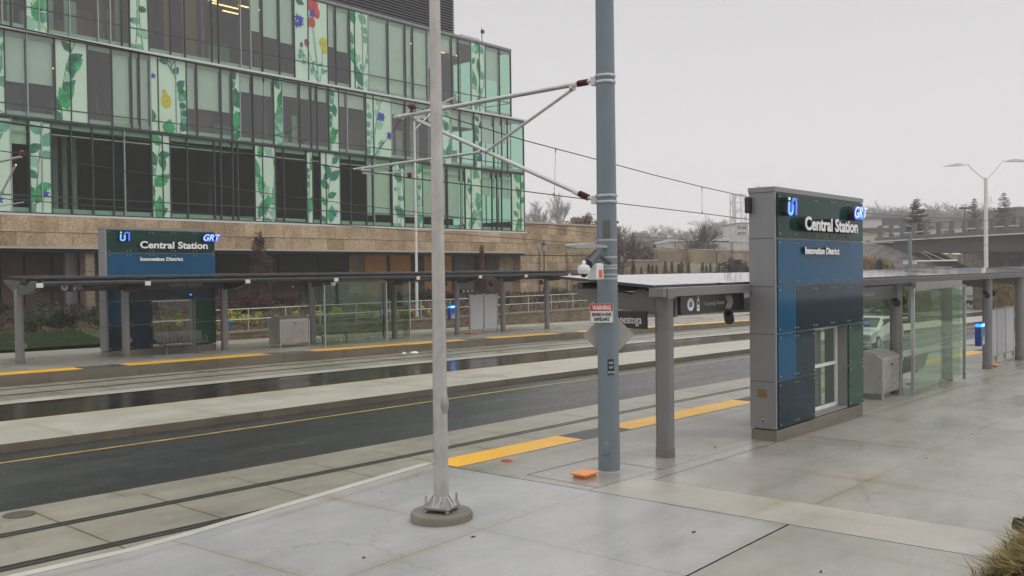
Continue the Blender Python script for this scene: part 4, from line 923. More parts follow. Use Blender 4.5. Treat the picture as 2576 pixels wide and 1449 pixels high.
# small things on the platforms
def plate(p, s, label, rz=0):
    t = thing('cable_pit_cover', p, label, 'utility cover', 'orange cable pit covers')
    x, y, z = p
    MB().box(x-.17*s, x+.17*s, y-.13*s, y+.13*s, z+.05, z+.075).build('lid', M['orange'], t, bevel=.003)
    MB().box(x-.14*s, x+.14*s, y-.10*s, y+.10*s, z-.005, z+.05).build('box', mat('orange_shadow', (.5, .16, .04), .6, var=.3), t)
    t.rotation_euler = (0, 0, rz); return t
plate((10.42, 7.72, G(10.4)+.35), 1, 'orange metal cover on the concrete at the foot of the blue grey pole')
plate((33.0, 7.75, G(33)+.35), 1.2, 'small orange cover below the near emergency phone')
plate((36.0, 34.2, G(36)+.35), 2.0, 'orange cover below the far emergency phone')
tag(MB().lathe((10.59, 9.35, G(10.6)+.35), [(.095, 0), (.095, .010), (.08, .014), (.0, .016)], 24).build('valve_lid', M['redl'], org=(10.59, 9.35, .3)), 'red round valve lid beside the yellow strip', 'valve lid')
tag(MB().lathe((4.86, 13.03, G(4.86)), [(.2, .002), (.2, .010), (.17, .012), (.0, .013)], 30).build('manhole_cover', mat('manhole_iron', (.10, .085, .06), .6, .4, bump=.8, bscale=30), org=(4.86, 13.03, .05)), 'rusty round manhole cover in the near track apron', 'manhole cover')
pp = gp(1926, 1341, .30)
b = MB().prism([(pp.x-.10, pp.y-.02), (pp.x-.08, pp.y+.02), (pp.x, pp.y+.006), (pp.x+.08, pp.y+.03), (pp.x+.10, pp.y-.01), (pp.x+.02, pp.y-.014)], 2, pp.z-.0, pp.z+.012)
tag(b.build('litter', M['paper'], org=tuple(pp)), 'white scrap of paper on the slab joint in the foreground', 'litter', 'white litter')
for px, py, s in ((1042, 887, .2), (1016, 889, .10)):
    pp = gp(px, py, 0); b = MB().lathe((pp.x, pp.y, pp.z), [(s, 0), (s*.8, .03), (s*.3, .055), (0, .06)], 9)
    tag(b.build('litter', M['paper'], org=tuple(pp)), 'crumpled white litter below the far platform edge, '+('larger scrap' if s > .15 else 'smaller scrap'), 'litter', 'white litter')
r = random.Random(5)
for i, (px, py) in enumerate(((2330, 1153), (2860/1.59, 1790/1.59), (915, 1404), (1745, 1340), (960, 1240), (1190, 1352), (2065, 1440))):
    pp = gp(px, py, .35-(drop(*gp(px, py)[:2]) if gp(px, py).x < 9.6 else 0)); s = .028; a = r.random()*6
    c_, s_ = math.cos(a), math.sin(a)
    b = MB()
    pts = [(pp.x+(u*c_-v*s_)*s, pp.y+(u*s_+v*c_)*s, pp.z+h) for u, v, h in ((-1, 0, .004), (-.3, -.45, .012), (.6, -.3, .006), (1.1, 0, .018), (.4, .4, .008), (-.4, .35, .015))]
    b.poly(pts); b.poly([(x, y, z-.002) for x, y, z in reversed(pts)])
    tag(b.build('fallen_leaf', M['leafd'], org=tuple(pp)), 'brown fallen leaf lying on the wet concrete', 'leaf', 'fallen leaves on the platform')
# ================================================================== POLES
pb_ = gp(1111, 1303, .28); PX, PY, PZ = pb_.x, pb_.y, G(pb_.x)+.27
t = thing('lamp_pole', (PX, PY, PZ), 'bare aluminium lamp pole bolted to a round concrete footing in the foreground', 'lamp pole')
b = MB(); b.lathe((PX, PY, PZ), [(.375, -.15), (.375, .07), (.36, .095), (.0, .10)], 48); b.build('footing', M['base'], t, smooth=True)
zb = PZ+.10
b = MB()
rr_ = lambda n, r_, z, a0=0: [(PX+r_*math.cos(a0+2*math.pi*j/n), PY+r_*math.sin(a0+2*math.pi*j/n), z) for j in range(n)]
A0 = R(20)
def sqr(h, z, rc):
    o = []
    for qx, qy in ((1, 1), (-1, 1), (-1, -1), (1, -1)):
        for a in (0, 30, 60, 90):
            base_ = {(1, 1): 0, (-1, 1): 90, (-1, -1): 180, (1, -1): 270}[(qx, qy)]
            u = qx*(h-rc)+rc*math.cos(R(base_+a)); v = qy*(h-rc)+rc*math.sin(R(base_+a))
            o.append((PX+u*math.cos(A0)-v*math.sin(A0), PY+u*math.sin(A0)+v*math.cos(A0), z))
    return o
b.rings([sqr(.175, zb+.04, .03), sqr(.175, zb+.065, .03), sqr(.125, zb+.12, .04), sqr(.104, zb+.17, .08), sqr(.098, zb+.19, .095)])
bp_ = b.build('base_casting', mat('cast_aluminium', (.27, .26, .245), .45, .4, var=.25, scale=14, bump=.5, bscale=30), t, bevel=.006)
for q in range(4):
    a = A0+R(45+90*q); cx2, cy2 = PX+.195*math.cos(a), PY+.195*math.sin(a)
    MB().lathe((cx2, cy2, 0), [(.014, zb-.005), (.014, zb+.20)], 8).lathe((cx2, cy2, 0), [(.027, zb+.08), (.027, zb+.105)], 6).lathe((cx2, cy2, 0), [(.026, zb+.01), (.026, zb+.035)], 6).build('anchor_bolt', M['steel'], t)
    a = A0+R(90*q)
    for da in (-.2, .2):
        p0 = (PX+.10*math.cos(a+da*2.2), PY+.10*math.sin(a+da*2.2), zb+.185); p1 = (PX+.172*math.cos(a+da), PY+.172*math.sin(a+da), zb+.065)
        MB().tube([p0, p1], .011, 5).build('rib', M['pole'], bp_)
rad = .5*38/F*(Vector((PX, PY, zb))-CAM).dot(FW)
rtp = .5*27.5/F*(Vector((PX, PY, 6.4))-CAM).dot(FW)
b = MB().lathe((PX, PY, 0), [(rad, zb+.19), (rad*.99, 1.0), (rad+(rtp-rad)*.55, 3.7), (rtp, 6.4), (rtp*.8, 9.5)], 40); sh_ = b.build('shaft', M['pole'], t, smooth=True)
hv = (CAM-Vector((PX, PY, CAM.z))).normalized(); hv = (hv*.72+RT*.72).normalized()
hc = Vector((PX, PY, 0))+hv*(rad*.96); up_ = Vector((0, 0, 1)); sd_ = hv.cross(up_)
zh0, zh1 = PZ+1.28, PZ+1.50
ov = lambda k, o: [hc+hv*o+sd_*(.052*k*math.cos(a_))+up_*((zh0+zh1)/2+(zh1-zh0)/2*k*math.sin(a_)) for a_ in [2*math.pi*j/24 for j in range(24)]]
b = MB(); b.rings([ov(1, -.03), ov(1, .012), ov(.85, .02)]); b.rings([[Vector(p_)+hv*.012 for p_ in ov(.12, .008)], [Vector(p_)+hv*.02 for p_ in ov(.12, .008)]], 1)
b.build('handhole_cover', [M['sst'], M['steel']], t, smooth=True)
# catenary pole -----------------------------------------------------
BX, BY = 11.02, 7.72; BG = G(BX)+.35
t = thing('catenary_pole', (BX, BY, BG), 'thick blue grey overhead line pole with signs, cameras and bracket arms', 'catenary pole')
rb, rtop = .160, .128
rad_at = lambda z: rb+(rtop-rb)*(z-BG)/8
MB().lathe((BX, BY, 0), [(rad_at(BG), BG), (rad_at(BG+8.2), BG+8.2)], 40).build('shaft', M['bluep'], t, smooth=True)
MB().lathe((BX, BY, 0), [(.175, BG-.005), (.175, BG+.018)], 32).build('grout_ring', mat('grout', (.45, .44, .42), .8), t)
tc_ = (CAM-Vector((BX, BY, CAM.z))).normalized()     # side that faces the pavement
td = (tc_*.95-RT*.3).normalized()
def radial(o, dv, z): return Vector((BX, BY, z))+dv*o
hh = radial(rad_at(BG+.4)-.02, td, BG+.36); sdv = td.cross(up_)
ring = lambda k, o: [hh+td*o+sdv*(.062*k*math.cos(a_))+up_*(.105*k*math.sin(a_)) for a_ in [2*math.pi*j/24 for j in range(24)]]
b = MB(); b.rings([ring(1, 0), ring(1, .045), ring(.85, .05)]); b.build('handhole_cover', M['bluep'], t, smooth=True)
for z in (4.30, 6.04):
    b = MB()
    for o in (-.045, .045): b.lathe((BX, BY, 0), [(rad_at(z)+.012, z+o-.02), (rad_at(z)+.018, z+o), (rad_at(z)+.012, z+o+.02)], 32)
    b.box(BX-.05, BX+.05, BY+rad_at(z)-.02, BY+rad_at(z)+.10, z-.06, z+.06); b.build('clamp_band', M['steel'], t, smooth=True)
for z in (3.70, 3.45, 3.33, 3.29, 3.20, 3.14, 2.03): MB().lathe((BX, BY, 0), [(rad_at(z)+.003, z-.012), (rad_at(z)+.003, z+.012)], 32).build('strap', M['steel'] if z > 2.5 else M['bluep'], t)
# bracket arms over the track
CXx = BX
def rod(p, q, r_, nm, m, par, **k): return MB().tube([p, q], r_, 12).build(nm, m, par, smooth=True, **k)
A = Vector((CXx, 7.93, 6.05)); Aend = Vector((CXx, 12.30, 6.03)); Bp = Vector((CXx, 7.95, 4.30)); Bend = Vector((CXx, 11.75, 5.93))
ua = rod(A.lerp(Aend, .075), Aend, .036, 'upper_tube', M['steel'], t); lo = rod(Bp.lerp(Bend, .075), Bend, .034, 'lower_tube', M['steel'], t)
def insul(p, q, par, nm='insulator'):
    d_ = (q-p); b = MB(); n = 7
    b.tube([p-d_*.012/d_.length, p], .03, 8, 1)
    pts = []; rs = []
    for i in range(n):
        for u, r_ in ((0, .030), (.4, .050), (.6, .050), (.95, .030)): pts.append(p+d_*((i+u)/n)*.62); rs.append(r_)
    b.tube(pts, rs, 14, 0); b.tube([p+d_*.62, p+d_], .045, 12, 1)
    return b.build(nm, [M['red'], M['white']], par, smooth=True)
dA = (Aend-A).normalized(); dB = (Bend-Bp).normalized()
insul(A+dA*.10, A+dA*.40, ua); insul(Bp+dB*.10, Bp+dB*.40, lo)
MB().tube([A-dA*.1, A+dA*.12], .022, 8).build('hinge', M['steel'], ua); MB().tube([Bp-dB*.1, Bp+dB*.12], .022, 8).build('hinge', M['steel'], lo)
rod(Vector((CXx-.0, 8.32, 5.98)), Vector((CXx, 10.05, 5.24)), .024, 'brace_tube', M['steel'], t)
rod(Vector((CXx, 10.22, 5.22)), Vector((CXx, 13.46, 5.20)), .024, 'registration_tube', M['steel'], t)
rod(Vector((CXx, 13.20, 5.10)), Vector((CXx, 11.80, 5.02)), .012, 'steady_arm', M['steel'], t)
rod(Vector((CXx, 12.1, 6.0)), Vector((CXx, 13.07, 5.24)), .005, 'stay_wire', M['wire'], t)
for p_ in ((CXx, 8.32, 6.0), (CXx, 10.05, 5.22), (CXx, 10.22, 5.22), (CXx, 11.72, 5.95), (CXx, 13.15, 5.15), (CXx, 12.1, 6.02)):
    MB().tube([Vector(p_)-Vector((0, .03, 0)), Vector(p_)+Vector((0, .03, 0))], .048, 12).tube([Vector(p_), Vector(p_)+Vector((0, 0, .09))], .012, 6).build('clevis', M['steel'], t)
MB().tube([Vector((CXx, 12.15, 6.05)), Vector((CXx, 11.5, 6.12)), ], .01, 5).build('clip', M['steel'], t)
MB().lathe((CXx, 11.85, 6.06), [(.03, 0), (.03, .07), (.07, .09), (.075, .13), (.04, .17)], 14).build('wire_insulator', M['red'], t, smooth=True)
MB().lathe((CXx, 11.93, 4.93), [(.02, 0), (.045, .02), (.04, .07), (.015, .09)], 12).build('wire_clip', M['red'], t, smooth=True)
# fittings of the pole
nf = Vector((-.35, -1, 0)).normalized(); nr = Vector((1, -.35, 0)).normalized()     # sign faces -y, turned a little
def flatsign(c, w_, h, nv, rv, nm, mats, par, th=.004, round_=.02, mi=0, o=0):
    b = MB(); o_ = []
    for sx2, sz2, a0 in ((1, 1, 0), (-1, 1, 90), (-1, -1, 180), (1, -1, 270)):
        for a in (0, 45, 90): o_.append((sx2*(w_/2-round_)+round_*math.cos(R(a0+a)), sz2*(h/2-round_)+round_*math.sin(R(a0+a))))
    b.rings([[c+rv*u+up_*v+nv*q for u, v in o_] for q in (o, o+th)]); return b.build(nm, mats, par)
rH = Vector((RT.x, RT.y, 0)).normalized(); nH = rH.cross(up_)
sc_c = dep(1513.5, 788, (Vector((BX, BY, 2.6))-CAM).dot(FW)-.18)
ws = flatsign(sc_c, .335, .282, nH, rH, 'warning_sign', M['swht'], t, round_=.018)
flatsign(sc_c+up_*.082, .318, .098, nH, rH, 'red_band', M['sred'], ws, th=.0015, round_=.004, o=.005)
def st(s, size, x, z, wd, m, bold=.002): textmesh(s, size, M[m], 'sign_text', ws, sc_c+rH*x+up_*z+nH*.0085, rH, (0, 0, 1), extrude=.0012, width=wd, align='CENTER', bold=bold)
st('WARNING', .088, 0, .050, .27, 'swht', .003); st('BEWARE 24 HOUR', .068, 0, -.040, .28, 'ink'); st('SURVEILLANCE', .068, 0, -.108, .22, 'ink')
MB().tube([sc_c+rH*u+up_*v+nH*.004 for u, v in ((-.16, -.137), (.16, -.137), (.16, .137), (-.16, .137), (-.16, -.137))], .003, 4).build('sign_rim', M['ink'], ws)
dc = dep(1531, 843, (Vector((BX, BY, 2.3))-CAM).dot(FW)+.19); hs = .385; rH = Vector((RT.x, RT.y, 0)).normalized(); nH = rH.cross(up_)
dd = MB(); dd.rings([[dc+rH*u+up_*v+nH*q for u, v in ((hs, 0), (0, hs), (-hs, 0), (0, -hs))] for q in (0, .004)])
dd.build('diamond_sign', M['sback'], t)
sk = radial(0, up_, 0); b = MB()
a_c = math.atan2(-1, -.42)
def wrap(z0, z1, a0, a1, m, nm, off=.002):
    b = MB(); n = 8
    for i in range(n):
        a, c = a0+(a1-a0)*i/n, a0+(a1-a0)*(i+1)/n
        q = [(BX+(rad_at(z)+off)*math.cos(x), BY+(rad_at(z)+off)*math.sin(x), z) for x, z in ((a, z0), (c, z0), (c, z1), (a, z1))]
        b.poly(q)
    return b.build(nm, m, t)
stk = wrap(1.74, 1.97, R(212), R(248), M['ink'], 'id_sticker')
for s_, z, w_ in (('107', 1.90, .07), ('107', 1.835, .06), ('ION', 1.765, .09)):
    a = R(231); nv = Vector((math.cos(a), math.sin(a), 0)); rv = Vector((-nv.y, nv.x, 0))
    cc = Vector((BX, BY, z))+nv*(rad_at(z)+.006)-rv*w_/2
    textmesh(s_, .05, M['swht'], 'sticker_text', stk, cc, rv, (0, 0, 1), extrude=.001, width=w_)
wrap(3.72, 3.98, R(190), R(235), mat('faded_tape', (.10, .12, .10), .7), 'tape_patch')
# luminaire, spot light, box and dome camera
lp = MB(); L0, L1 = onY(1424, 620, 7.65), onY(1505, 618, 7.65)
lp.rings([[(L0.x, 7.65-.02, 3.60), (L0.x, 7.65+.02, 3.60), (L0.x, 7.65+.02, 3.61), (L0.x, 7.65-.02, 3.61)],
          [(L0.x+.12, 7.55, 3.565), (L0.x+.12, 7.75, 3.565), (L0.x+.12, 7.75, 3.625), (L0.x+.12, 7.55, 3.625)],
          [(L0.x+.5, 7.53, 3.565), (L0.x+.5, 7.77, 3.565), (L0.x+.5, 7.77, 3.65), (L0.x+.5, 7.53, 3.65)],
          [(L0.x+.62, 7.61, 3.58), (L0.x+.62, 7.69, 3.58), (L0.x+.62, 7.69, 3.63), (L0.x+.62, 7.61, 3.63)], [(BX-.1, 7.63, 3.58), (BX-.1, 7.69, 3.58), (BX-.1, 7.69, 3.62), (BX-.1, 7.63, 3.62)]])
lp.build('luminaire', mat('luminaire_grey', (.32, .33, .31), .4), t, bevel=.01)
p0, p1 = onY(1478, 665, 7.45), onY(1502, 638, 7.55)
d_ = (p1-p0).normalized(); b = MB(); b.tube([p0, p0+d_*.05, p1], [.072, .072, .062], 20); b.tube([p0-d_*.004, p0-d_*.001], .06, 18, 1); b.tube([p1, (BX-.08, BY-.1, 3.36)], .03, 8)
b.build('spotlight', [mat('spot_charcoal', (.05, .055, .06), .4), M['black']], t, smooth=True)
cb = onY(1501, 683, 7.50)
MB().box(cb.x-.07, cb.x+.12, 7.46, 7.62, 3.13, 3.36).build('camera_box', M['white'], t, bevel=.02)
MB().box(cb.x+.0, cb.x+.075, 7.452, 7.459, 3.16, 3.27).build('warning_lens', mat('amber_lens', (.5, .07, .02), .25, emit=(.5, .06, .01), es=.25), t, bevel=.01)
cd_ = onY(1469, 683, 7.46)
b = MB().tube([(cb.x-.05, 7.52, 3.31), (cb.x-.12, 7.50, 3.36), (cd_.x+.02, 7.48, 3.375), (cd_.x, 7.46, 3.34)], [.035, .03, .028, .026], 10); b.build('camera_arm', M['white'], t, smooth=True)
dm = MB().lathe((cd_.x, 7.46, 0), [(.03, 3.345), (.075, 3.325), (.088, 3.29), (.088, 3.25), (.07, 3.215)][::-1], 24).build('dome_camera', M['white'], t, smooth=True)
MB().lathe((cd_.x, 7.46, 0), [(.0, 3.165), (.03, 3.17), (.045, 3.195), (.048, 3.215)], 16).build('lens_dome', M['black'], dm, smooth=True)
# ================================================================== OVERHEAD WIRES
def catenary(pts, label, nm='overhead_wire', r_=.010):
    return tag(MB().tube(pts, r_, 6).build(nm, M['wire'], org=tuple(pts[0])), label, 'overhead wire', 'overhead line wires')
def sagline(P): 
    out = []
    for (a, c) in zip(P, P[1:]): out += [Vector(a).lerp(Vector(c), i/6) for i in range(6)]
    return out+[Vector(P[-1])]
mw = [(-20, 11.7, 6.6), (4.3, 11.7, 6.26), (8, 11.7, 6.19), (11.0, 11.7, 6.13), (13.9, 11.7, 5.85), (16.3, 11.7, 5.68), (18.7, 11.7, 5.5), (21, 11.7, 5.36), (24, 11.7, 5.21), (34, 11.7, 5.15), (52, 11.7, 5.5), (90, 11.7, 5.3)]
catenary(sagline(mw), 'upper messenger wire over the near track')
cw = [(-20, 11.75, 5.5), (4.3, 11.75, 5.12), (8, 11.75, 5.02), (11.0, 11.9, 4.92), (13.9, 11.75, 4.85), (17, 11.75, 4.77), (21, 11.7, 4.68), (24, 11.7, 4.61), (52, 11.7, 4.2), (90, 11.7, 3.6)]
catenary(sagline(cw), 'lower contact wire over the near track')
def interp(P, x):
    for a, c in zip(P, P[1:]):
        if x <= c[0]: return Vector(a).lerp(Vector(c), (x-a[0])/(c[0]-a[0]))
for i, x in enumerate((7.9, 14.9, 20.95, 27)):
    p, q = interp(mw, x), interp(cw, x)
    b = MB()
    b.tube([p, q], .004, 4); b.tube([p-Vector((0, 0, .01)), p-Vector((0, 0, .08))], .012, 6); b.tube([q, q+Vector((0, 0, .05))], .012, 6)
    tag(b.build('wire_dropper', M['wire'], org=tuple(q)), 'thin dropper wire between the near track wires, '+('left of the aluminium pole', 'between the two poles', 'left of the near pylon', 'behind the near pylon')[i], 'dropper', 'wire droppers')
catenary(sagline([(-20, 27.9, 8.2), (10.3, 28.0, 6.84), (19.6, 28.4, 6.15), (30.4, 28.4, 5.6), (41, 28.4, 5.12), (57, 28.4, 4.93), (95, 28.4, 5.2)]), 'upper messenger wire over the far track', r_=.014)
catenary(sagline([(-20, 28.0, 6.4), (10.3, 28.0, 5.49), (14.8, 28.2, 5.37), (23.4, 28.4, 5.09), (33, 28.4, 4.8), (39.5, 28.4, 4.62), (95, 28.4, 3.5)]), 'lower contact wire over the far track', r_=.014)
# bracket of a pole that stands beyond the left edge of the view
FXB = onY(50, 395, 28.4).x
t = thing('catenary_pole', (FXB, 31.4, G(FXB)+.35), 'overhead line bracket with red insulator at the left edge above the far track', 'catenary pole')
MB().lathe((FXB, 31.4, 0), [(.17, G(FXB)+.35), (.14, 8.8)], 20).build('shaft', M['bluep'], t, smooth=True)
p = onX(50, 398, FXB); q = onX(-60, 412, FXB)
tip = Vector((FXB, 28.3, onX(50, 395, FXB).z)); rt2 = Vector((FXB, 31.25, tip.z-.0))
ua = rod(rt2, tip, .036, 'upper_tube', M['steel'], t)
MB().lathe((FXB, 28.25, tip.z+.02), [(.03, 0), (.07, .05), (.075, .12), (.03, .16)], 12).build('insulator', M['red'], ua, smooth=True)
rod(Vector((FXB, 31.25, tip.z-1.9)), Vector((FXB, 28.7, tip.z-.2)), .03, 'lower_tube', M['steel'], t)
rod(Vector((FXB, 31.25, tip.z-1.35)), Vector((FXB, 28.2, tip.z-1.33)), .018, 'steady_arm', M['steel'], t)
# ================================================================== BACK OF THE FAR PLATFORM
# block wall with handrail
t = thing('retaining_wall', (24, 39.5, .3), 'low brown block wall along the planted slope behind the far platform', 'retaining wall')
b = MB(); xs = frange(23.2, 76, 20)
for a, c in zip(xs, xs[1:]):
    b.box(a, c, W(a, 39.2)-.2, W(a, 39.2)+.35, G(c)-.2, .40)
b.build('wall', M['block'], t)
b = MB()
for a, c in zip(xs, xs[1:]): b.box(a, c-.01, W(a, 39.2)-.24, W(a, 39.2)+.38, .405, .49)
b.build('capping', mat('wall_cap', (.22, .19, .14), .7, var=.2), t)
def handrail(pts, label, zt, zm, step=2.6):
    p0 = pts[0]; t = thing('handrail', p0, label, 'handrail', 'white pipe handrails')
    for z in (zt, zm): MB().tube([(x, y, zz+z) for x, y, zz in pts], .026, 8).build('rail', M['steelw'], t, smooth=True)
    for (a, c) in zip(pts, pts[1:]):
        a, c = Vector(a), Vector(c); n = max(1, round((c-a).length/step))
        for i in range(n+(1 if c == Vector(pts[-1]) else 0)):
            p = a.lerp(c, i/n); MB().tube([p-Vector((0, 0, .02)), p+Vector((0, 0, zt))], .026, 8).build('baluster', M['steelw'], t, smooth=True)
    return t
M['steelw'] = mat('pale_galvanised', (.50, .50, .48), .45, .3)
handrail([(x, W(x, 39.2)+.05, .49) for x in (23.3, 30, 40, 55, 70)], 'white two-rail pipe handrail on top of the brown block wall', 1.06, .55)
t = tag(MB().box(23.9, 24.45, 39.3, 39.33, .72, 1.02).box(23.93, 24.1, 39.29, 39.299, .76, .98, 1).build('blue_notice', [M['sblue'], M['swht']], org=(24.1, 39.3, .7)), 'small blue notice hung on the handrail beside the far pylon', 'notice', 'blue notices on the handrail')
x_ = onY(966, 782, 39.1).x
tag(MB().box(x_-.2, x_+.2, 39.2, 39.23, .85, 1.35).box(x_-.1, x_+.1, 39.19, 39.199, .95, 1.2, 1).build('blue_notice', [M['sblue'], M['swht']], org=(x_, 39.2, .9)), 'blue notice on the handrail seen through the far shelter glass', 'notice', 'blue notices on the handrail')
# ------------------------------------------------------------------ plants
def leaves(b, c, rad_, n, size, r, mi=0, flat=1.0, hollow=.35, zmin=None):
    for _ in range(n):
        while True:
            u = Vector((r.uniform(-1, 1), r.uniform(-1, 1), r.uniform(-1, 1)))
            if hollow < u.length < 1: break
        p = Vector((c[0]+u.x*rad_[0], c[1]+u.y*rad_[1], c[2]+u.z*rad_[2]))
        if zmin is not None and p.z < zmin: p.z = zmin+r.random()*.1
        a = Vector((r.uniform(-1, 1), r.uniform(-1, 1), r.uniform(-.6, .6))).normalized()*size*r.uniform(.6, 1.4); q = a.orthogonal().normalized()*size*r.uniform(.3, .7)
        b.poly([p-a, p+q, p+a, p-q], mi if not isinstance(mi, tuple) else r.choice(mi))
def shrub_mesh(r, w_, h, n, size, clumps=6):
    b = MB()
    for _ in range(clumps):
        a = r.uniform(0, 6.28); d = r.uniform(0, .6)*w_; hh = r.uniform(.45, .8)*h
        leaves(b, (d*math.cos(a), d*math.sin(a), hh*.55), (w_*r.uniform(.3, .5), w_*r.uniform(.3, .5), hh*.55), n//clumps, size, r, zmin=.0)
    return b
def bz(x, y):                                # level of the planted slope
    if x < 21: pr = [(39.2, .36), (40.5, .5), (42.4, .75), (44, 1.05), (46, 1.4), (49, 1.5)]
    else: pr = [(39.9, .46), (41.5, .75), (43.5, 1.1), (46, 1.4), (49, 1.45)]
    for (a, p), (c, q) in zip(pr, pr[1:]):
        if y <= c: return p+(q-p)*max(0, (y-a))/(c-a)
    return pr[-1][1]
r = random.Random(11)
def twigs(b, r, h, w_, n=14, mi=1, th=.012):
    for _ in range(n):
        a = r.uniform(0, 6.28); e_ = Vector((w_*r.uniform(.3, 1)*math.cos(a), w_*r.uniform(.3, 1)*math.sin(a), h*r.uniform(.5, 1)))
        m_ = e_*.5+Vector((0, 0, h*.12)); b.tube([(0, 0, 0), m_, e_], [th, th*.7, th*.4], 4, mi)
PR = {}
def plantkind(key, w_, h, n, size, m, tw=14):
    b = shrub_mesh(r, w_, h, n, size); twigs(b, r, h, w_*.7, tw)
    PR[key] = (b, m)
def plants(key, name, cat, group, spots, m, w_, h, n, size, labels, tw=14):
    b = shrub_mesh(r, w_, h, n, size); twigs(b, r, h, w_*.7, tw)
    first = None
    for i, (x, y, s) in enumerate(spots):
        loc = (x, y, bz(x, y)-.02); lb = labels(i, x, y)
        if first is None:
            t = b.build(name, [M[m], M['twig']]); t.location = loc; tag(t, lb, cat, group); t.scale = (s,)*3; first = t
        else:
            t = first.copy(); col.objects.link(t); t.location = loc; t['label'] = lb; t.rotation_euler = (0, 0, r.uniform(0, 6)); t.scale = (s, s, s*r.uniform(.85, 1.15))
yl = [(r.uniform(22.6, 41.5), r.uniform(40.2, 42.4), r.uniform(.7, 1.15)) for _ in range(46)]
plants('y', 'yellow_shrub', 'shrub', 'yellow leaved shrubs behind the handrail', yl, 'yflow', .42, .62, 260, .05, lambda i, x, y: 'small yellow leaved shrub growing behind the white handrail')
rd = [(r.uniform(21.5, 34), r.uniform(43.0, 46.5), r.uniform(.8, 1.3)) for _ in range(26)]
plants('r', 'red_shrub', 'shrub', 'dark red shrubs on the planted slope', rd, 'redleaf', .8, 1.25, 520, .07, lambda i, x, y: 'dark red shrub on the planted slope in front of the offices')
gsp = [(r.uniform(12, 21), r.uniform(42.8, 46.5), r.uniform(.7, 1.2)) for _ in range(24)]+[(r.uniform(33, 46), r.uniform(43.5, 47), r.uniform(.8, 1.2)) for _ in range(20)]
plants('g', 'green_shrub', 'shrub', 'dull green shrubs in the office planting', gsp, 'leafg', .8, .95, 480, .07, lambda i, x, y: 'dull green shrub in the planting along the office wall')
bsp = [(r.uniform(12, 21.5), r.uniform(43, 46), r.uniform(.6, 1.0)) for _ in range(10)]+[(r.uniform(42, 66), r.uniform(41, 46.5), r.uniform(.5, 1.0)) for _ in range(46)]
plants('b', 'russet_shrub', 'shrub', 'russet bare shrubs on the slope', bsp, 'rust', .75, .9, 260, .05, lambda i, x, y: 'low russet shrub with bare twigs on the brown slope', tw=30)
b = MB()
for _ in range(9000):
    x = r.uniform(10, 60); y = r.uniform(40.0, 47.5) if x > 21 else r.uniform(42.3, 47.5); z = bz(x, y); a = r.uniform(0, 6.28); s = r.uniform(.05, .14)
    d_ = Vector((math.cos(a)*s, math.sin(a)*s, 0)); b.poly([Vector((x, y, z))-d_*.5, Vector((x, y, z))+d_*.5, Vector((x+r.uniform(-.1, .1), y, z+r.uniform(.08, .25)))], r.choice((0, 0, 1, 2)))
tag(b.build('ground_cover', [M['leafg'], M['rust'], M['straw']]), 'mixed ground cover across the planted slope', 'ground cover', None, 'stuff')
b = MB()
for _ in range(16000):
    x = r.uniform(11, 18.5); y = r.uniform(39.25, 42.6); z = bz(x, y); s = .02
    b.poly([(x-s, y, z), (x+s, y, z), (x+r.uniform(-.03, .03), y, z+r.uniform(.04, .09))], r.choice((0, 0, 0, 1)))
tag(b.build('grass', [M['grassg'], mat('grass_light', (.05, .10, .02), .8, var=.3)]), 'short green lawn grass behind the far platform', 'grass', None, 'stuff')
M['darkred'] = mat('maroon_leaves', (.055, .022, .018), .8, var=.5, scale=2)
# columnar young trees by the offices
def young_tree(x, y, h, w_, m, label, n=900, base=None, grp='young trees near the offices'):
    z0 = bz(x, y) if base is None else base
    t = thing('young_tree', (x, y, z0), label, 'tree', grp); rr = random.Random(int(x*37))
    b = MB().tube([(x, y, z0-.05), (x+.03, y, z0+h*.5), (x, y, z0+h*.98)], [.05, .035, .01], 6)
    for _ in range(26):
        hh = rr.uniform(.25, .95)*h; a = rr.uniform(0, 6.28); L = w_*(1.05-hh/h)*rr.uniform(.4, .9)
        b.tube([(x, y, z0+hh), (x+L*math.cos(a), y+L*math.sin(a), z0+hh+L*.8)], [.014, .004], 4)
    b.build('trunk', M['bark'], t)
    b = MB()
    for q in range(14):
        hh = (.28+.68*q/13)*h; a = rr.uniform(0, 6.28); d = w_*.5*(1.05-hh/h)
        ww = w_*(.18+.32*(1.05-hh/h)); leaves(b, (x+d*math.cos(a), y+d*math.sin(a), z0+hh), (ww, ww, h*.10), n//14, .07, rr, hollow=.1)
    b.build('crown', M[m], t)
    return t
a_ = onY(655, 680, 44.5); young_tree(a_.x, 44.5, 4.2, 1.45, 'darkred', 'dark red leaved tree against the dark office ground floor', 2600)
a_ = onY(1212, 680, 43.5); young_tree(a_.x, 43.5, 3.9, .6, 'redleaf', 'slim red brown tree in front of the stone wall near the office corner', 1100)
for i, px in enumerate((1357, 1426)):
    a_ = onY(px, 690, 45); young_tree(a_.x, 45, 3.5, .75, 'rust', ('sparse russet tree left of the black lantern post', 'sparse russet tree right of the black lantern post')[i], 260)
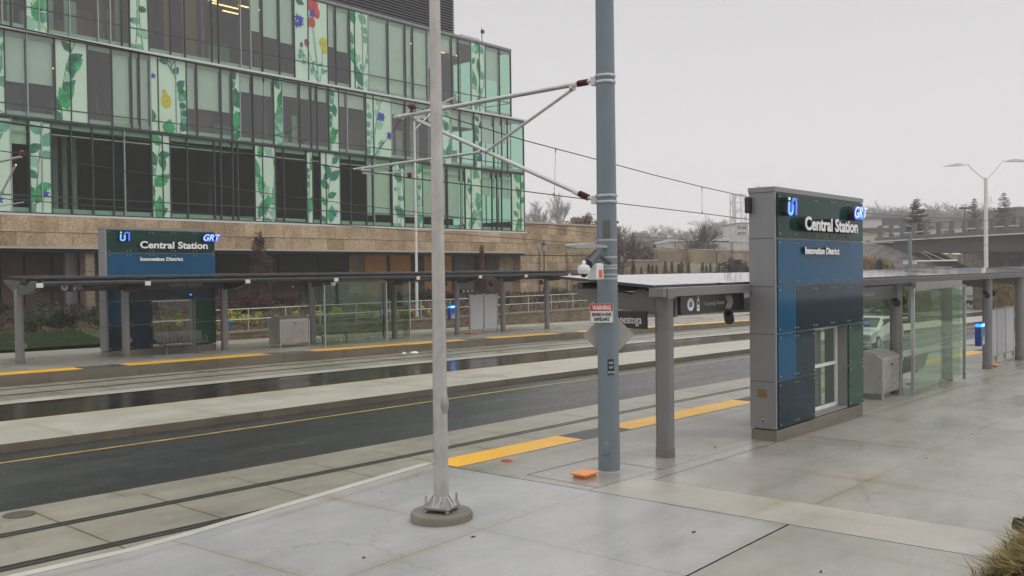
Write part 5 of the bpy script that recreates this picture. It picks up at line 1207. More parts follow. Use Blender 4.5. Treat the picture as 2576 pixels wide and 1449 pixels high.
# white street lamp in front of the offices
lb = onY(1049, 780, 39.9); H_ = onX(1043, 305, lb.x)
t = thing('street_lamp', (lb.x, 39.9, .5), 'tall thin white street lamp in front of the glass offices', 'street lamp')
zt = onY(1043, 305, 39.9).z
MB().lathe((lb.x, 39.9, 0), [(.09, .5), (.085, 3), (.055, zt)], 14).build('shaft', M['white'], t, smooth=True)
MB().box(lb.x-.3, lb.x+.5, 39.75, 40.05, .35, .62).build('footing', M['base'], t)
e1, e2 = onY(1110, 262, 39.9), onY(1154, 241, 39.9)
MB().tube([(lb.x, 39.9, zt-.5), (lb.x+.5, 39.9, zt-.1), tuple(Vector((lb.x, 39.9, zt)).lerp(e1, .8)), tuple(e1)], .03, 8).build('arm', M['white'], t, smooth=True)
MB().rings([[(p.x, 39.9+o, p.z+q) for o, q in ((-s, 0), (s, 0), (s, h), (-s, h))] for p, s, h in ((e1, .05, .06), (e1.lerp(e2, .4), .13, .12), (e2, .10, .05))]).build('lamp_head', M['sst'], t, bevel=.01)
# black lantern posts
def lantern(px, ytop, ybase, Y, label):
    p0, p1 = onY(px, ybase, Y), onY(px, ytop, Y); x = p0.x; z0 = min(p0.z-1.2, 1.3); H = p1.z
    t = thing('lantern_post', (x, Y, z0), label, 'lantern', 'black lantern posts')
    MB().lathe((x, Y, 0), [(.13, z0), (.12, z0+.5), (.06, z0+.6), (.05, H-1.15), (.10, H-1.1), (.05, H-1.02), (.05, H-.92)], 12).build('post', M['barkb'], t, smooth=True)
    g = MB().lathe((x, Y, 0), [(.10, H-.92), (.21, H-.42)], 6).build('lantern_glass', M['lglass'], t)
    MB().lathe((x, Y, 0), [(.25, H-.43), (.17, H-.30), (.08, H-.2), (.03, H-.12), (.02, H)], 12).lathe((x, Y, 0), [(.12, H-.96), (.12, H-.91)], 6).build('lantern_cap', M['black'], t)
    b = MB()
    for q in range(6):
        a = math.pi/3*q; b.tube([(x+.10*math.cos(a), Y+.10*math.sin(a), H-.92), (x+.215*math.cos(a), Y+.215*math.sin(a), H-.42)], .012, 4)
    b.build('lantern_bars', M['black'], g)
M['lglass'] = mat('lantern_glass', (.50, .53, .56), .3, var=.1)
lantern(1369, 603, 680, 44.5, 'black lantern on a slim post in front of the stone wing')
lantern(1803, 612, 690, 46, 'black lantern on a slim post in front of the long tan wall')
# ------------------------------------------------------------------ walls on the right of the offices
wl, wr = onY(1690, 640, 50), onY(1890, 640, 50)
zt = onY(1881, 629, 50).z; zm = onY(1850, 663, 50).z
t = thing('garden_wall', (onY(1690, 680, 50).x, 50, 1), 'long tan concrete retaining wall beyond the offices, pale lower course', 'retaining wall')
x0_, x1_ = onY(1655, 640, 50).x, 210
MB().box(x0_, x1_, 50, 50.5, 1, zt-.12).box(72, x0_, 50.02, 50.5, 1, zm+.3).build('wall', M['stone2'], t)
MB().box(x0_, x1_, 49.96, 50.55, zt-.118, zt).build('coping', M['coping'], t)
MB().box(x0_+6, x1_, 49.8, 49.98, .8, zm-.02).build('lower_course', mat('pale_course', (.36, .33, .24), .8, var=.2, scale=.8), t)
MB().box(72, x0_, 49.94, 50.6, zm+.302, zm+.42).build('side_coping', M['coping'], t)
r = random.Random(3); b = MB()
def cone_tree(b, h, w_, n, size, r, mi=0):
    for _ in range(n):
        z = r.random()**.8*h; rr = w_*(1-z/h)*r.uniform(.3, 1)+.02; a = r.uniform(0, 6.28); p = Vector((rr*math.cos(a), rr*math.sin(a), z)); s = size*r.uniform(.6, 1.3)
        o = Vector((math.cos(a), math.sin(a), -.35))*s; q = Vector((-math.sin(a), math.cos(a), 0))*s*.45; b.poly([p-o*.3, p+q, p+o, p-q], mi)
cone_tree(b, 1.5, .38, 500, .14, r); b.tube([(0, 0, -.1), (0, 0, .5)], .03, 5, 1)
slope('planted_terrace', 70, 210, [(44.5, 1.38), (46.6, 2.45), (47.5, 2.6), (50, 2.65)], M['soil'], 9, .08, 60)
first = None
spots = [1583, 1596, 1611, 1627, 1642, 1655, 1672, 1691, 1708, 1722, 1736, 1762, 1779, 1795, 1812, 1829, 1846, 1860, 1874]
for i, px in enumerate(spots):
    p = onY(px, 690, 48.5); loc = (p.x, 48.5+r.uniform(-.4, .4), 2.6); s = r.uniform(.55, .95)
    if first is None: first = o = b.build('cedar_bush', [M['cedar'], M['bark']]); tag(o, 'small dark cedar planted in the row below the tan wall', 'cedar', 'row of small cedars below the tan wall')
    else: o = first.copy(); col.objects.link(o)
    o.location = loc; o.scale = (s, s, s*r.uniform(.8, 1.2)); o.rotation_euler = (0, 0, r.uniform(0, 6))
# ------------------------------------------------------------------ bare trees
def bare_tree_mesh(seed, h, spread=.55, levels=5, th=.017, nb=(3, 4), leafm=0, lsize=.1, lean=.0, trunkf=.22, twigmin=.012):
    r = random.Random(seed); b = MB(); lb_ = MB()
    def grow(p, d, L, rad_, lev):
        pts = [p]; q = p; dd = d.copy(); n = 3
        for i in range(n):
            dd = (dd+Vector((r.uniform(-.16, .16), r.uniform(-.16, .16), r.uniform(-.02, .14)))).normalized(); q = q+dd*L/n; pts.append(q)
        b.tube(pts, [max(twigmin, rad_*(1-.5*i/n)) for i in range(n+1)], 5 if lev < 2 else 3, 0, cap=False)
        if lev >= levels:
            if leafm and r.random() < leafm: leaves(lb_, q, (.35, .35, .3), 5, lsize, r, 0, hollow=0)
            return
        k = r.choice(nb)+(1 if lev > 1 else 0)
        for i in range(k):
            t = r.uniform(.35, 1) if i else 1; idx = min(n-1, int(t*n)); bp0 = pts[idx].lerp(pts[idx+1], t*n-idx) if t < 1 else q
            a = r.uniform(0, 6.28); s = spread*r.uniform(.5, 1.2); o = dd.orthogonal().normalized(); o2 = dd.cross(o)
            nd = (dd+(o*math.cos(a)+o2*math.sin(a))*s).normalized()
            grow(bp0, nd, L*r.uniform(.6, .82), rad_*.55, lev+1)
    grow(Vector((0, 0, 0)), Vector((lean, 0, 1)), h*trunkf*1.3, h*th, 0)
    return b, lb_
TREES = []
for sd_, kw in ((1, dict(spread=.6)), (2, dict(spread=.75, nb=(3, 4))), (3, dict(spread=.42, trunkf=.26)), (4, dict(spread=.8, leafm=.45, lsize=.22))):
    b, lb_ = bare_tree_mesh(sd_, 10, twigmin=.014, **kw)
    hmax = max(v[2] for v in b.v); TREES.append((b, lb_, hmax, [None]))
def bare_tree(px, pytop, d, hh, kind, label, name='bare_tree', grp='bare winter trees', wsc=1.0, dark=False):
    """crown top at the pixel, standing d metres away, hh metres tall"""
    b, lb_, hm, proto = TREES[kind]
    if d >= 130: d, hh, wsc = d*2.3, hh*1.9, wsc*1.25
    p = dep(px, pytop, d); base = p.z-hh
    if proto[0] is None:
        t = thing(name, (0, 0, 0), label, 'tree', grp); b.build('trunk', M['twig'], t)
        if lb_.v: lb_.build('crown', M['rust'], t)
        proto[0] = t
    else:
        t = dup(proto[0], (0, 0, 0), label)
    s = hh/hm; t.location = (p.x, p.y, base); t.scale = (s*wsc, s*wsc, s); t.rotation_euler = (0, 0, (px*7) % 6.28)
    return t
BT = [(1362, 505, 140, 11, 2, 'bare slender tree rising behind the stone wing, left of two', 1), (1411, 478, 145, 13, 2, 'tallest bare slender tree rising behind the stone wing', .8),
 (1448, 545, 110, 9, 3, 'bushy brown tree above the left part of the stone wing', 1.3), (1482, 541, 112, 9, 3, 'bushy brown tree above the right part of the stone wing', 1.4),
 (1562, 541, 78, 7.5, 0, 'bare shrubby tree just right of the blue grey pole', 1.0), (1580, 575, 76, 6.5, 1, 'low bare tree near the end of the stone wing', 1.1),
 (1622, 572, 160, 8, 1, 'grey bare tree in the distance over the low roofs', 1.3), (1655, 582, 175, 9, 3, 'brownish distant tree left of the bare tree by the long wall', 1.5),
 (1695, 560, 180, 12, 1, 'distant rounded bare tree behind the yellow building', 1.3), (1742, 539, 120, 11, 0, 'dark bare tree standing above the tan wall', 1.0),
 (1762, 600, 115, 7, 1, 'spreading bare tree below the dark bare tree', 1.4), (1790, 545, 230, 15, 1, 'pale foggy tree behind the dark bare tree', 1.3), (1822, 556, 240, 14, 3, 'pale foggy tree left of the lattice tower', 1.3), (1862, 552, 220, 13, 1, 'foggy tree beside the lattice tower', 1.2),
 (2232, 497, 150, 14, 0, 'grey bare tree just right of the near pylon', 1.1), (2262, 510, 160, 13, 1, 'grey bare tree between the near pylon and the dark spruce', 1.3), (2290, 520, 170, 12, 1, 'low foggy tree behind the dark spruce', 1.3),
 (2370, 500, 150, 15, 2, 'upswept foggy tree right of the dark spruce, left of two', 1.3), (2412, 497, 150, 15, 0, 'upswept foggy tree between the dark spruce and the double street lamp', 1.2), (2350, 540, 140, 10, 1, 'low bare tree above the bridge railing beside the spruce', 1.5), (2440, 535, 135, 9, 1, 'bare tree above the bridge behind the parking light', 1.4), (2500, 535, 140, 9, 3, 'brown tree on the skyline right of the double street lamp', 1.3), (2560, 530, 130, 9, 1, 'bare tree at the right edge above the bridge', 1.4),
 (1958, 462, 260, 26, 1, 'faint bare treetop showing above the near pylon', 1.0)]
rt3 = random.Random(77)
TH = ['first', 'second', 'third', 'fourth', 'fifth', 'sixth', 'seventh', 'eighth', 'ninth', 'tenth', 'eleventh', 'twelfth']
for i in range(12): BT.append((2185+i*34+rt3.uniform(-8, 8), 512+rt3.uniform(-8, 14), 200+rt3.uniform(-20, 30), 14, rt3.choice((0, 1, 2, 1)), TH[i]+' misty bare tree from the left in the tree line behind the bridge', 1.35))
for i in range(9): BT.append((1596+i*34+rt3.uniform(-8, 8), 574+rt3.uniform(-10, 12), 210+rt3.uniform(-20, 30), 11, rt3.choice((0, 1, 3, 1)), TH[i]+' misty bare tree from the left in the tree line beyond the tan wall', 1.35))
for a in BT: bare_tree(*a[:6], wsc=a[6])
for i, (px, pt) in enumerate(((1600, 612), (1640, 616), (1680, 612), (1835, 640))): bare_tree(px, pt+8, 100, 5.0, 3, ('low scrubby tree above the tan wall, nearest the blue grey pole', 'low scrubby tree in front of the distant low roofs', 'low scrubby tree beside the yellow building', 'small russet tree right of the second lantern')[i], wsc=1.6)
for i, px in enumerate((1728, 1842)):
    p = onY(px, 680, 47.5); young_tree(p.x, 47.5, 3.6, 1.1, 'rust', ('sparse russet tree in front of the tan wall, left of the second lantern', 'sparse russet tree in front of the tan wall, right of the second lantern')[i], 300, base=2.5)
# spruces
def spruce(px, pt, d, hh, label, w_=.26, n=9000):
    p = dep(px, pt, d); t = thing('spruce', (p.x, p.y, p.z-hh), label, 'spruce', 'spruces beyond the bridge'); rr = random.Random(int(px))
    b = MB().tube([(p.x, p.y, p.z-hh), (p.x, p.y, p.z)], [.2, .02], 6); b.build('trunk', M['bark'], t)
    b = MB(); z = .1*hh
    while z < hh*.985:
        f = 1-z/hh; R_ = hh*w_*1.55*(f**.75)*rr.uniform(.7, 1.15)+.05
        nb = max(4, int(13*f+5))
        for q in range(nb):
            a = rr.uniform(0, 6.28); L = R_*rr.uniform(.7, 1.08); droop = rr.uniform(-.25, .05)
            k_ = max(3, int(L*7))
            for i in range(k_):
                u = (i+.5)/k_; c = Vector((p.x+L*u*math.cos(a), p.y+L*u*math.sin(a), p.z-hh+z+L*u*droop+.25*L*u*u)); s = .46*(1.15-u*.55)
                for _ in range(3):
                    aa = a+rr.uniform(-1.1, 1.1); o = Vector((math.cos(aa), math.sin(aa), rr.uniform(-.5, .1)))*s; v = Vector((-math.sin(aa), math.cos(aa), .1))*s*.45; b.poly([c-v, c+o, c+v])
        z += hh*.019*rr.uniform(.8, 1.2)+.02
    b.build('crown', M['spruce'], t)
spruce(2307, 494, 125, 12.5, 'dark spruce standing above the bridge, right of the near pylon', .24)
spruce(2451, 497, 185, 17, 'foggy spruce behind the double street lamp, left of its shaft', .2)
spruce(2526, 482, 170, 17, 'foggy tall spruce right of the double street lamp', .2)
spruce(2499, 520, 180, 12, 'small foggy spruce between the double street lamp and the tall spruce', .2)
# ------------------------------------------------------------------ distant buildings
def bbox_building(name, px0, px1, pt, pb, d, depth, label, m, extra=None, ang=0, roof='roofd', bands=()):
    a, c = dep(px0, pb, d), dep(px1, pb, d); top = dep((px0+px1)/2, pt, d).z; base = a.z-2.5
    t = thing(name, (a.x, a.y, base), label, 'building')
    ux = (c-a); ux.z = 0; L = ux.length; ux.normalize(); uy = Vector((-ux.y, ux.x, 0))
    if uy.dot(FW) < 0: uy = -uy
    def blk(u0, u1, v0, v1, z0, z1, nm, mm, par=t):
        q = [a+ux*u0+uy*v0, a+ux*u1+uy*v0, a+ux*u1+uy*v1, a+ux*u0+uy*v1]
        return MB().rings([[(p.x, p.y, z0) for p in q], [(p.x, p.y, z1) for p in q]]).build(nm, M[mm], par)
    blk(0, L, 0, depth, base, top-.35, 'wall', m); blk(-.2, L+.2, -.2, depth+.2, top-.348, top, 'roof', roof)
    for (u0, u1, z0, z1, mm) in bands: blk(L*u0, L*u1, -.06, -.004, base+2.5+(top-base-2.5)*z0, base+2.5+(top-base-2.5)*z1, 'window', mm)
    return t
bbox_building('yellow_building', 1637, 1690, 604, 630, 150, 12, 'low yellow brick building in the distance above the tan wall', 'yelb', bands=[(.1, .4, .2, .6, 'bwin'), (.6, .9, .2, .6, 'bwin')])
bbox_building('grey_building', 1688, 1835, 601, 634, 135, 14, 'long low grey building behind the bare trees above the tan wall', 'stuccow', bands=[(.3, .55, .2, .55, 'bwin'), (.6, .8, .2, .55, 'bwin'), (.02, .98, .75, .98, 'roofd')], roof='ledge')
bbox_building('brown_house', 1600, 1640, 612, 632, 170, 10, 'small foggy house beside the yellow building', 'stucco', bands=[(.2, .4, .2, .6, 'bwin')])
bbox_building('tall_foggy_block', 1853, 1883, 560, 640, 230, 15, 'pale foggy block behind the lattice tower', 'stuccow', bands=[(.1, .9, .8, .9, 'bwin'), (.1, .9, .6, .7, 'bwin')])
bbox_building('flat_office', 2168, 2280, 545, 590, 160, 20, 'flat roofed tan building behind the left end of the bridge', 'stuccow', bands=[(.45, .98, .5, .9, 'bwin'), (.5, .9, .1, .35, 'bwin')])
bbox_building('tan_building', 2168, 2232, 573, 613, 130, 14, 'tan and white building at the left end of the bridge', 'stucco', bands=[(.02, .98, -.02, .48, 'stuccow'), (.15, .3, .1, .2, 'bwin'), (.8, .9, .1, .25, 'bwin')])
bbox_building('low_house', 2300, 2420, 572, 600, 165, 14, 'low pale house seen through the bridge railing', 'stuccow', bands=[(.1, .3, .2, .7, 'bwin'), (.6, .8, .2, .7, 'bwin')])
bbox_building('dark_gable', 2556, 2640, 520, 600, 170, 14, 'dark foggy house at the right edge above the bridge', 'roofd')
# lattice tower
p0, p1 = dep(1858, 640, 150), dep(1858, 490, 150)
t = thing('lattice_tower', (p0.x, p0.y, p0.z-2), 'pale steel lattice tower left of the near pylon', 'lattice tower')
b = MB(); w_ = .95; zb_, zt_ = p0.z-2, p1.z
cs = [Vector((p0.x+u*w_, p0.y+v*w_, 0)) for u, v in ((-1, -1), (1, -1), (1, 1), (-1, 1))]
for c in cs: b.tube([(c.x, c.y, zb_), (c.x, c.y, zt_)], .07, 5)
n = 9
for i in range(n+1):
    z = zb_+(zt_-zb_)*i/n
    for j in range(4):
        c, d_ = cs[j], cs[(j+1) % 4]; b.tube([(c.x, c.y, z), (d_.x, d_.y, z)], .045, 4)
        if i < n: z2 = zb_+(zt_-zb_)*(i+1)/n; (b.tube([(c.x, c.y, z), (d_.x, d_.y, z2)], .04, 4) if (i+j) % 2 else b.tube([(d_.x, d_.y, z), (c.x, c.y, z2)], .04, 4))
b.build('lattice', M['steelw'], t)
MB().box(p0.x-1.9, p0.x-1.1, p0.y-.1, p0.y+.1, zt_-4.5, zt_-.2).build('antenna_panel', M['ledge'], t)
# ------------------------------------------------------------------ bridge on the right
PL = Vector(dep(2220, 600, 118)); PRr = Vector(dep(2620, 580, 98))
dv = (PRr-PL); dv.z = 0; Lb = dv.length; dv.normalize(); nb_ = Vector((-dv.y, dv.x, 0)); nb_ = nb_ if nb_.dot(FW) > 0 else -nb_
zd0 = dep(2215, 607, 118).z; zd1 = dep(2620, 585, 98).z; zr0_, zr1_ = dep(2222, 568, 118).z, dep(2620, 541, 98).z
t = thing('road_bridge', (PL.x, PL.y, G(100)), 'grey concrete road bridge with railing crossing the street on the right', 'bridge')
def onb(u, v, z): p = PL+dv*u+nb_*v; return (p.x, p.y, z)
def bblk(u0, u1, v0, v1, za0, za1, zb0, zb1, nm, m, par=t):
    q = [(u0, v0), (u1, v0), (u1, v1), (u0, v1)]; zl = [za0, zb0, zb0, za0]; zh_ = [za1, zb1, zb1, za1]
    return MB().rings([[onb(u, v, z) for (u, v), z in zip(q, zl)], [onb(u, v, z) for (u, v), z in zip(q, zh_)]]).build(nm, M[m], par)
pit = 1.05
bblk(-1, Lb, -.3, 12, zd0-.05, zd0+.50, zd1-.05, zd1+.55, 'parapet', 'bollw'); bblk(-1.1, Lb, -.34, -.302, zd0-.08, zd0+.06, zd1-.06, zd1+.08, 'fascia_pipe', 'ledge')
bblk(1.5, Lb, .3, 11.5, zd0-1.6, zd0-.06, zd1-2.0, zd1-.06, 'girder', 'girder')
bblk(13.0, 14.2, .5, 11, G(100)-1, zd0-1.3, G(100)-1, zd0-1.3, 'pier', 'stoned'); bblk(20.5, Lb+4, .5, 11, G(100)-1, zd0-2.0, G(100)-1, zd1-2.0, 'abutment', 'stoned')
bblk(-30, -1, .2, 11.5, G(100)-1, zd0+.3, G(100)-1, zd0+.5, 'approach_wall', 'bollw') if 0 else None
nps = 13
for i in range(nps):
    u = -.5+Lb*i/(nps-1)
    f = max(0, u)/Lb; bblk(u-.22, u+.22, -.1, .35, zd0+.50+(zd1-zd0+.05)*f-.02, zr0_+(zr1_-zr0_)*f, zd0+.50+(zd1-zd0+.05)*f-.02, zr0_+(zr1_-zr0_)*f, 'railing_post', 'bollw')
for h in (1.0, .28): MB().tube([onb(-.5, .1, zd0+.5+(zr0_-zd0-.5)*h), onb(Lb, .1, zd1+.55+(zr1_-zd1-.55)*h)], .055, 6).build('railing_bar', M['bollw'] if h == 1.0 else M['ledge'], t)
# embankment in front of the bridge end
b = MB(); r = random.Random(8); n = 22; mrow = 10; g = []
for i in range(n+1):
    u = -26+(13.2+26)*i/n; row = []
    for j in range(mrow+1):
        v = -14+20*j/mrow; top = zd0-.1-max(0, u)*.42
        z = G(90)-.4+(top-(G(90)-.4))*min(1, max(0, (v+14)/14))**.9+(r.uniform(-.15, .15) if 0 < j < mrow else 0); row.append(onb(u, v, z))
    g.append(row)
for i in range(n):
    for j in range(mrow): b.poly([g[i][j], g[i+1][j], g[i+1][j+1], g[i][j+1]])
structure(b.build('embankment', mat('rubble_slope', (.13, .12, .115), .9, var=.45, scale=1.2, bump=1, bscale=5)))
def tallgrass(px0, px1, ptop, d, h, n, label, seed, hf=None):
    r = random.Random(seed); b = MB(); a, c = dep(px0, 680, d), dep(px1, 680, d)
    for _ in range(n):
        u = r.random(); p = a.lerp(c, u); off = r.uniform(-3, 3); p = p+FW*off; base = G(p.x)-.2
        top = dep(px0+(px1-px0)*u, ptop(u), d).z; hh = (top-base)*r.uniform(.35, 1.0); s = r.uniform(.12, .3)
        w1 = Vector((RT.x, RT.y, 0))*s; lean = r.uniform(-.5, .5)
        z0 = base+hh*r.uniform(.3, .8)
        b.poly([(p.x-w1.x*.4, p.y-w1.y*.4, z0), (p.x+w1.x*.4, p.y+w1.y*.4, z0), (p.x+RT.x*lean, p.y+RT.y*lean, z0+r.uniform(.5, 1.1))])
        if r.random() < .5: b.poly([(p.x-.3*FW.x, p.y-.3*FW.y, z0), (p.x+.3*FW.x, p.y+.3*FW.y, z0), (p.x+RT.x*lean, p.y+RT.y*lean, z0+.8)])
    tag(b.build('tall_grass', M['straw']), label, 'tall grass', None, 'stuff')
tallgrass(2150, 2310, lambda u: 616+max(0, u-.25)*95, 88, 5, 9000, 'golden dry grass and scrub on the bank right of the near pylon', 1)
tallgrass(2505, 2620, lambda u: 655, 84, 3, 4500, 'golden dry grass under the bridge at the right edge', 2)
p = dep(2213, 700, 84); b = MB(); cone_tree(b, dep(2213, 652, 84).z-G(p.x)+.2, 1.1, 900, .4, random.Random(4)); o = b.build('small_spruce', M['spruce']); o.location = (p.x, p.y, G(p.x)-.2); tag(o, 'small dark spruce in the golden grass beside the near pylon', 'spruce')
# lamps and poles on the right
p0 = dep(2481, 790, 64); pt_ = dep(2480, 447, 64); bx, by = pt_.x, pt_.y
t = thing('double_street_lamp', (bx, by, p0.z), 'tall pale street lamp with two curved arms on the right', 'street lamp')
MB().lathe((bx, by, 0), [(.16, p0.z), (.14, p0.z+3), (.12, pt_.z)], 16).build('shaft', M['white'], t, smooth=True)
for tipx, tipy, e0, e1 in ((2424, 418, 2376, 2421), (2532, 408, 2542, 2592)):
    a = dep(tipx, tipy-1, 64); m_ = Vector((bx, by, pt_.z-.15)).lerp(a, .55)+Vector((0, 0, .12)); m2 = Vector((bx, by, pt_.z-.15)).lerp(a, .82)+Vector((0, 0, .30))
    e_ = dep(e0 if tipx < 2480 else e1, 419 if tipx < 2480 else 407, 64)
    MB().tube([(bx, by, pt_.z-.2), m_, m2, a], .035, 8).build('arm', M['white'], t, smooth=True)
    MB().rings([[(p.x, p.y, p.z+q) if 0 else tuple(p+FW*o+Vector((0, 0, q))) for o, q in ((-s, 0), (s, 0), (s, h), (-s, h))] for p, s, h in ((a, .05, .08), (a.lerp(e_, .3), .15, .2), (e_, .10, .04))]).build('lamp_head', M['white'], t)
p = dep(2427, 523, 120); t = thing('parking_light', (p.x, p.y, p.z-9), 'dark T shaped parking lot light behind the bridge', 'lamp post')
MB().tube([(p.x, p.y, p.z-9), (p.x, p.y, p.z)], .07, 6).build('shaft', M['bwin'], t); MB().tube([tuple(p-RT*.75), tuple(p+RT*.75)], .13, 6).build('lamp_head', M['bwin'], t)
p = dep(1550, 559, 90); t = thing('parking_light', (p.x, p.y, p.z-6), 'small lamp on a post just right of the blue grey pole', 'lamp post')
MB().tube([(p.x, p.y, p.z-6), (p.x, p.y, p.z)], .05, 6).build('shaft', M['bwin'], t); MB().tube([tuple(p-RT*.25), tuple(p+RT*.25)], .12, 6).build('lamp_head', M['bwin'], t)
p = dep(2289, 585, 76); base = G(p.x)
t = thing('catenary_pole', (p.x, p.y, base), 'distant blue grey overhead line pole in front of the bridge', 'catenary pole')
MB().lathe((p.x, p.y, 0), [(.17, base), (.15, p.z)], 14).build('shaft', M['bluep'], t, smooth=True)
q = dep(2289, 660, 76)
for s in (-1, 1): MB().box(q.x+RT.x*.35*s-.16, q.x+RT.x*.35*s+.16, q.y+RT.y*.35*s-.16, q.y+RT.y*.35*s+.16, q.z-.15, q.z+.15).build('equipment_box', M['ledge'], t)
a, c = dep(2300, 671-.0, 74), dep(2408, 669, 74)
a, c = dep(2304, 657, 74), dep(2408, 655, 74); MB().tube([a, c], .06, 6).build('bracket_tube', M['white'], t)
for x2, y2, x1_, y1_ in ((2380, 655, 2325, 632), (2350, 655, 2318, 634)): MB().tube([dep(x1_, y1_, 74), dep(x2, y2, 74)], .025, 4).build('stay', M['white'], t)
MB().tube([dep(2395, 672, 74), dep(2352, 672, 74)], .025, 4).build('steady_arm', M['white'], t)
# brown pillar at the right edge
pp = gp(2570, 887, .35); t = thing('brown_post', (pp.x, pp.y, pp.z), 'dark brown square post at the right edge of the near platform', 'post')
zt = onY(2570, 735, pp.y).z
MB().box(pp.x-.13, pp.x+.13, pp.y-.13, pp.y+.13, pp.z+.12, zt).build('shaft', M['barkb'], t); MB().box(pp.x-.2, pp.x+.2, pp.y-.2, pp.y+.2, pp.z-.01, pp.z+.12).build('base', M['barkb'], t)
# ------------------------------------------------------------------ vehicles
def car(x, y, label, m, lit=True, L=4.4, H=1.5):
    g = G(x); t = thing('parked_car' if not lit else 'car', (x, y, g), label, 'car', 'cars on the street')
    prof = [(0, .35), (0, .75), (.15, .88), (1.05, .98), (1.75, H-.05), (2.3, H), (3.4, H-.03), (4.1, 1.02), (L, .95), (L, .38)]
    body = MB(); lo_ = [(u, v) for u, v in prof]
    W2 = .88
    def sec(yy, inset): return [(x+u, y+yy, g+(v if v < 1.0 else v-0)) for u, v in lo_]
    body.rings([[(x+u+(.04 if u < 1 else -.04), y-W2, g+v) if v <= 1.02 else (x+u, y-W2+.14, g+v) for u, v in prof], [(x+u+(.04 if u < 1 else -.04), y+W2, g+v) if v <= 1.02 else (x+u, y+W2-.14, g+v) for u, v in prof]])
    body.build('body', M[m], t, bevel=.04)
    MB().rings([[(x+1.12, y-W2+.16, g+1.01), (x+1.70, y-W2+.2, g+H-.08), (x+1.70, y+W2-.2, g+H-.08), (x+1.12, y+W2-.16, g+1.01)], [(x+1.08, y-W2+.16, g+1.03), (x+1.66, y-W2+.2, g+H-.055), (x+1.66, y+W2-.2, g+H-.055), (x+1.08, y+W2-.16, g+1.03)]]).build('windscreen', M['carg'], t)
    for s in (-1, 1): MB().prism([(x+1.3, g+1.03), (x+1.8, g+H-.12), (x+3.35, g+H-.12), (x+3.9, g+1.05)], 1, y+s*(W2-.10)-.02, y+s*(W2-.10)+.02).build('side_window', M['carg'], t)
    for u in (.85, 3.5):
        for s in (-1, 1):
            wh = MB().tube([(x+u, y+s*(W2-.2), g+.33), (x+u, y+s*(W2+.01), g+.33)], .33, 20).build('wheel', M['tyre'], t)
            MB().tube([(x+u, y+s*(W2+.011), g+.33), (x+u, y+s*(W2+.02), g+.33)], .2, 12).build('rim', M['steel'], wh)
    for s in (-1, 1): MB().box(x-.03, x+.06, y+s*.6-.16, y+s*.6+.16, g+.62, g+.76).build('headlight', M['head'] if lit else M['steel'], t, bevel=.01)
    MB().box(x-.02, x+.0, y-.35, y+.35, g+.42, g+.58).build('grille', M['black'], t)
    return t
p = gp(2222, 884, 0); car(p.x-.6, 15.6, 'white car on the near lane, seen through the green shelter glass', 'carw', lit=False)
p = gp(2259, 782, 0); car(p.x, 16.2, 'distant dark car with lit headlights approaching on the street', 'card')
p = gp(2440, 770, 0); car(p.x, p.y, 'dark car behind the near platform canopy post', 'card', lit=False)
# ------------------------------------------------------------------ person at the right edge
def skin_mesh(name, joints, edges, m, parent, sub=2):
    me = bpy.data.meshes.new(name); og = ORG[parent.name]
    me.from_pydata([tuple(Vector(p)-og) for p, _ in joints], edges, []); o = bpy.data.objects.new(name, me); col.objects.link(o); o.parent = parent; ORG[o.name] = og
    s = o.modifiers.new('skin', 'SKIN'); sv = me.skin_vertices[0].data
    for v, (_, r_) in zip(sv, joints): v.radius = (r_, r_) if not hasattr(r_, '__len__') else r_
    sv[0].use_root = True; s.use_smooth_shade = True
    u = o.modifiers.new('sub', 'SUBSURF'); u.levels = sub; u.render_levels = sub
    me.materials.append(M[m]); return o
fp = gp(2551, 1350, .35); 
hd = Vector((RT.x, RT.y, 0)).normalized()           # walks towards the right of the view
sd = Vector((-hd.y, hd.x, 0))
if sd.dot(FW) < 0: sd = -sd
t = thing('person', (fp.x, fp.y, fp.z), 'person in dark trousers and dark shoes stepping out of view at the right edge', 'person')
def pj_(f, s, z): return tuple(Vector((fp.x, fp.y, fp.z))+hd*f+sd*s+Vector((0, 0, z)))
J = [(pj_(.42, .02, .93), (.15, .12)), (pj_(.43, .02, 1.12), (.14, .10)), (pj_(.45, .02, 1.38), (.17, .11)), (pj_(.46, .02, 1.50), .06), (pj_(.47, .02, 1.53), .055), (pj_(.475, .02, 1.57), .048),
     (pj_(.40, -.09, .86), .095), (pj_(.34, -.10, .50), .065), (pj_(.08, -.10, .16), .05),
     (pj_(.46, .12, .86), .095), (pj_(.60, .13, .48), .065), (pj_(.66, .13, .10), .05),
     (pj_(.45, -.20, 1.40), .06), (pj_(.52, -.24, 1.12), .045), (pj_(.66, -.22, .92), .035), (pj_(.45, .24, 1.40), .06), (pj_(.36, .28, 1.12), .045), (pj_(.40, .28, .88), .035)]
ED = [(0, 1), (1, 2), (2, 3), (3, 4), (4, 5), (0, 6), (6, 7), (7, 8), (0, 9), (9, 10), (10, 11), (2, 12), (12, 13), (13, 14), (2, 15), (15, 16), (16, 17)]
skin_mesh('body', J, ED, 'cloth', t)
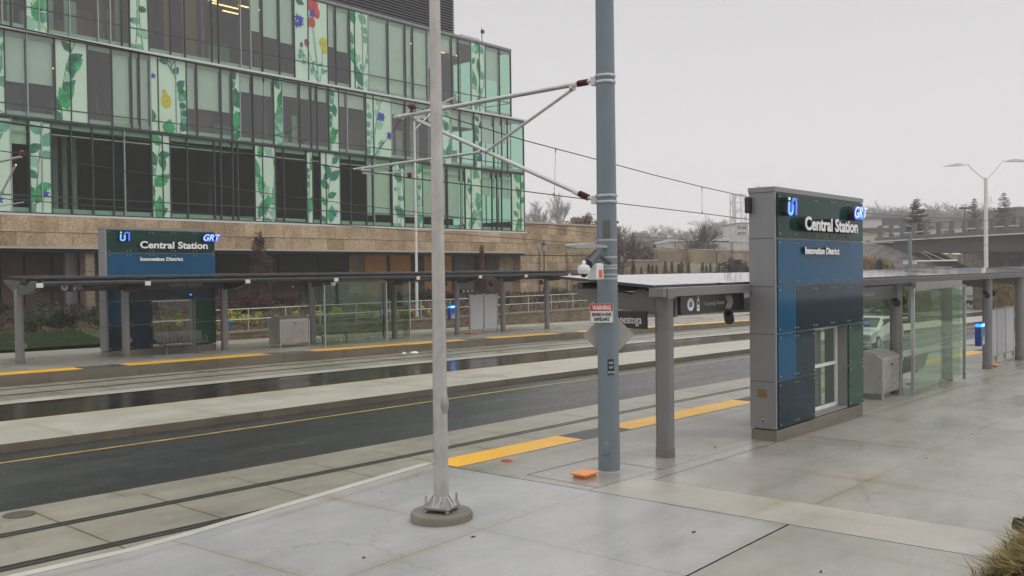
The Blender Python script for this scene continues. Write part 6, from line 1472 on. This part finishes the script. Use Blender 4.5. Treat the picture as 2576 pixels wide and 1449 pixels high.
for i, (f, s, up0_, tilt) in enumerate(((.0, -.10, .02, .55), (.66, .13, .0, 0))):
    def sp(u, v, z):
        u2 = u*math.cos(tilt)+z*math.sin(tilt)*.0; z2 = z+(.26-u)*math.sin(tilt)*.62*(1 if tilt else 0)
        return pj_(f+u2-.05, s+v, z2+up0_)
    b = MB(); rings = []
    for u, w_, h0, h1 in ((-.02, .03, .0, .07), (.0, .04, .0, .13), (.06, .043, .0, .15), (.12, .042, .0, .12), (.19, .048, .0, .085), (.25, .046, .0, .065), (.285, .03, .005, .045)):
        rings.append([sp(u, v, z) for v, z in ((-w_, h0), (w_, h0), (w_*1.02, h0+(h1-h0)*.5), (w_*.6, h1), (-w_*.6, h1), (-w_*1.02, h0+(h1-h0)*.5))])
    b.rings(rings); b.build('shoe', M['shoe'], t, smooth=True, bevel=.006)
    q = J[8][0] if i == 0 else J[11][0]; k_ = Vector(J[7][0] if i == 0 else J[10][0]); q = Vector(q)
    dd = (q-k_).normalized(); MB().tube([q-dd*.12, q-dd*.0, q+dd*.10], [.062, .07, .085], 14).build('trouser_cuff', M['cloth'], t, smooth=True)
for s_, (h_, d_) in ((-1, (J[14][0], J[13][0])), (1, (J[17][0], J[16][0]))):
    h_ = Vector(h_); dn = (h_-Vector(d_)).normalized(); b = MB(); b.tube([h_-dn*.01, h_+dn*.04, h_+dn*.09], [.028, .038, .034], 10)
    for i in range(4): o = hd*(.024*(i-1.5)); b.tube([h_+dn*.08+o, h_+dn*(.12+.006*(1-abs(i-1.5)))+o+sd*s_*(-.008), h_+dn*.155+o-sd*s_*.022], [.0095, .009, .007], 7)
    b.tube([h_+dn*.03+hd*.032, h_+dn*.065+hd*.055, h_+dn*.095+hd*.058], [.012, .010, .008], 7); b.build('hand', M['skin'], t, smooth=True)
hc_ = Vector(pj_(.50, .02, 1.68))
b = MB(); b.lathe(tuple(hc_), [(.0, -.115), (.045, -.105), (.07, -.06), (.08, .0), (.078, .05), (.05, .10), (.0, .12)], 18); b.tube([hc_+hd*.075+Vector((0, 0, .01)), hc_+hd*.105-Vector((0, 0, .02))], [.012, .016], 6); b.build('head', M['skin'], t, smooth=True)
b = MB(); b.lathe(tuple(hc_-hd*.015), [(.085, -.03), (.092, .03), (.075, .09), (.0, .13)], 18); b.build('hair', M['hair'], t, smooth=True)
# ------------------------------------------------------------------ ornamental grass at the lower right
cgr = gp(2560, 1480, .35); r = random.Random(21)
t = thing('ornamental_grass', (9.75, 1.85, .34), 'tuft of olive brown ornamental grass in the bottom right corner', 'grass tuft')
b = MB()
for _ in range(12000):
    u = r.random(); x0_ = 8.7+1.95*u+r.gauss(0, .08); y0_ = 1.84-.10*u+r.gauss(0, .13); z0_ = .30+max(0, 2.2-y0_)*.4; a = r.uniform(0, 6.28); H_ = r.uniform(.12, .42)*(.8+.15*u); ln = r.uniform(.05, .40)
    pts = [Vector((x0_, y0_, z0_)), Vector((x0_+math.cos(a)*ln*.35, y0_+math.sin(a)*ln*.35, z0_+H_*.65)), Vector((x0_+math.cos(a)*ln, y0_+math.sin(a)*ln, z0_+H_*r.uniform(.55, 1)))]
    wv = Vector((-math.sin(a), math.cos(a), 0))*r.uniform(.004, .010); mi = r.choice((0, 0, 1))
    b.poly([pts[0]-wv, pts[0]+wv, pts[1]+wv, pts[1]-wv], mi); b.poly([pts[1]-wv, pts[1]+wv, pts[2]], mi)
b.build('blades', [M['olive'], mat('olive_dark', (.07, .055, .018), .85, var=.4)], t)
# ================================================================== HAZE
hz = MB().box(-60, 600, -60, 520, G(150)-1.5, 62).build('haze', None)
hm = bpy.data.materials.new('haze'); hm.use_nodes = True; n = hm.node_tree.nodes; n.clear()
o = n.new('ShaderNodeOutputMaterial'); v = n.new('ShaderNodeVolumePrincipled'); v.inputs['Density'].default_value = .0009; v.inputs['Color'].default_value = (1, 1, 1, 1); v.inputs['Anisotropy'].default_value = 0
hm.node_tree.links.new(v.outputs[0], o.inputs['Volume']); hz.data.materials.clear(); hz.data.materials.append(hm); hz['kind'] = 'stuff'
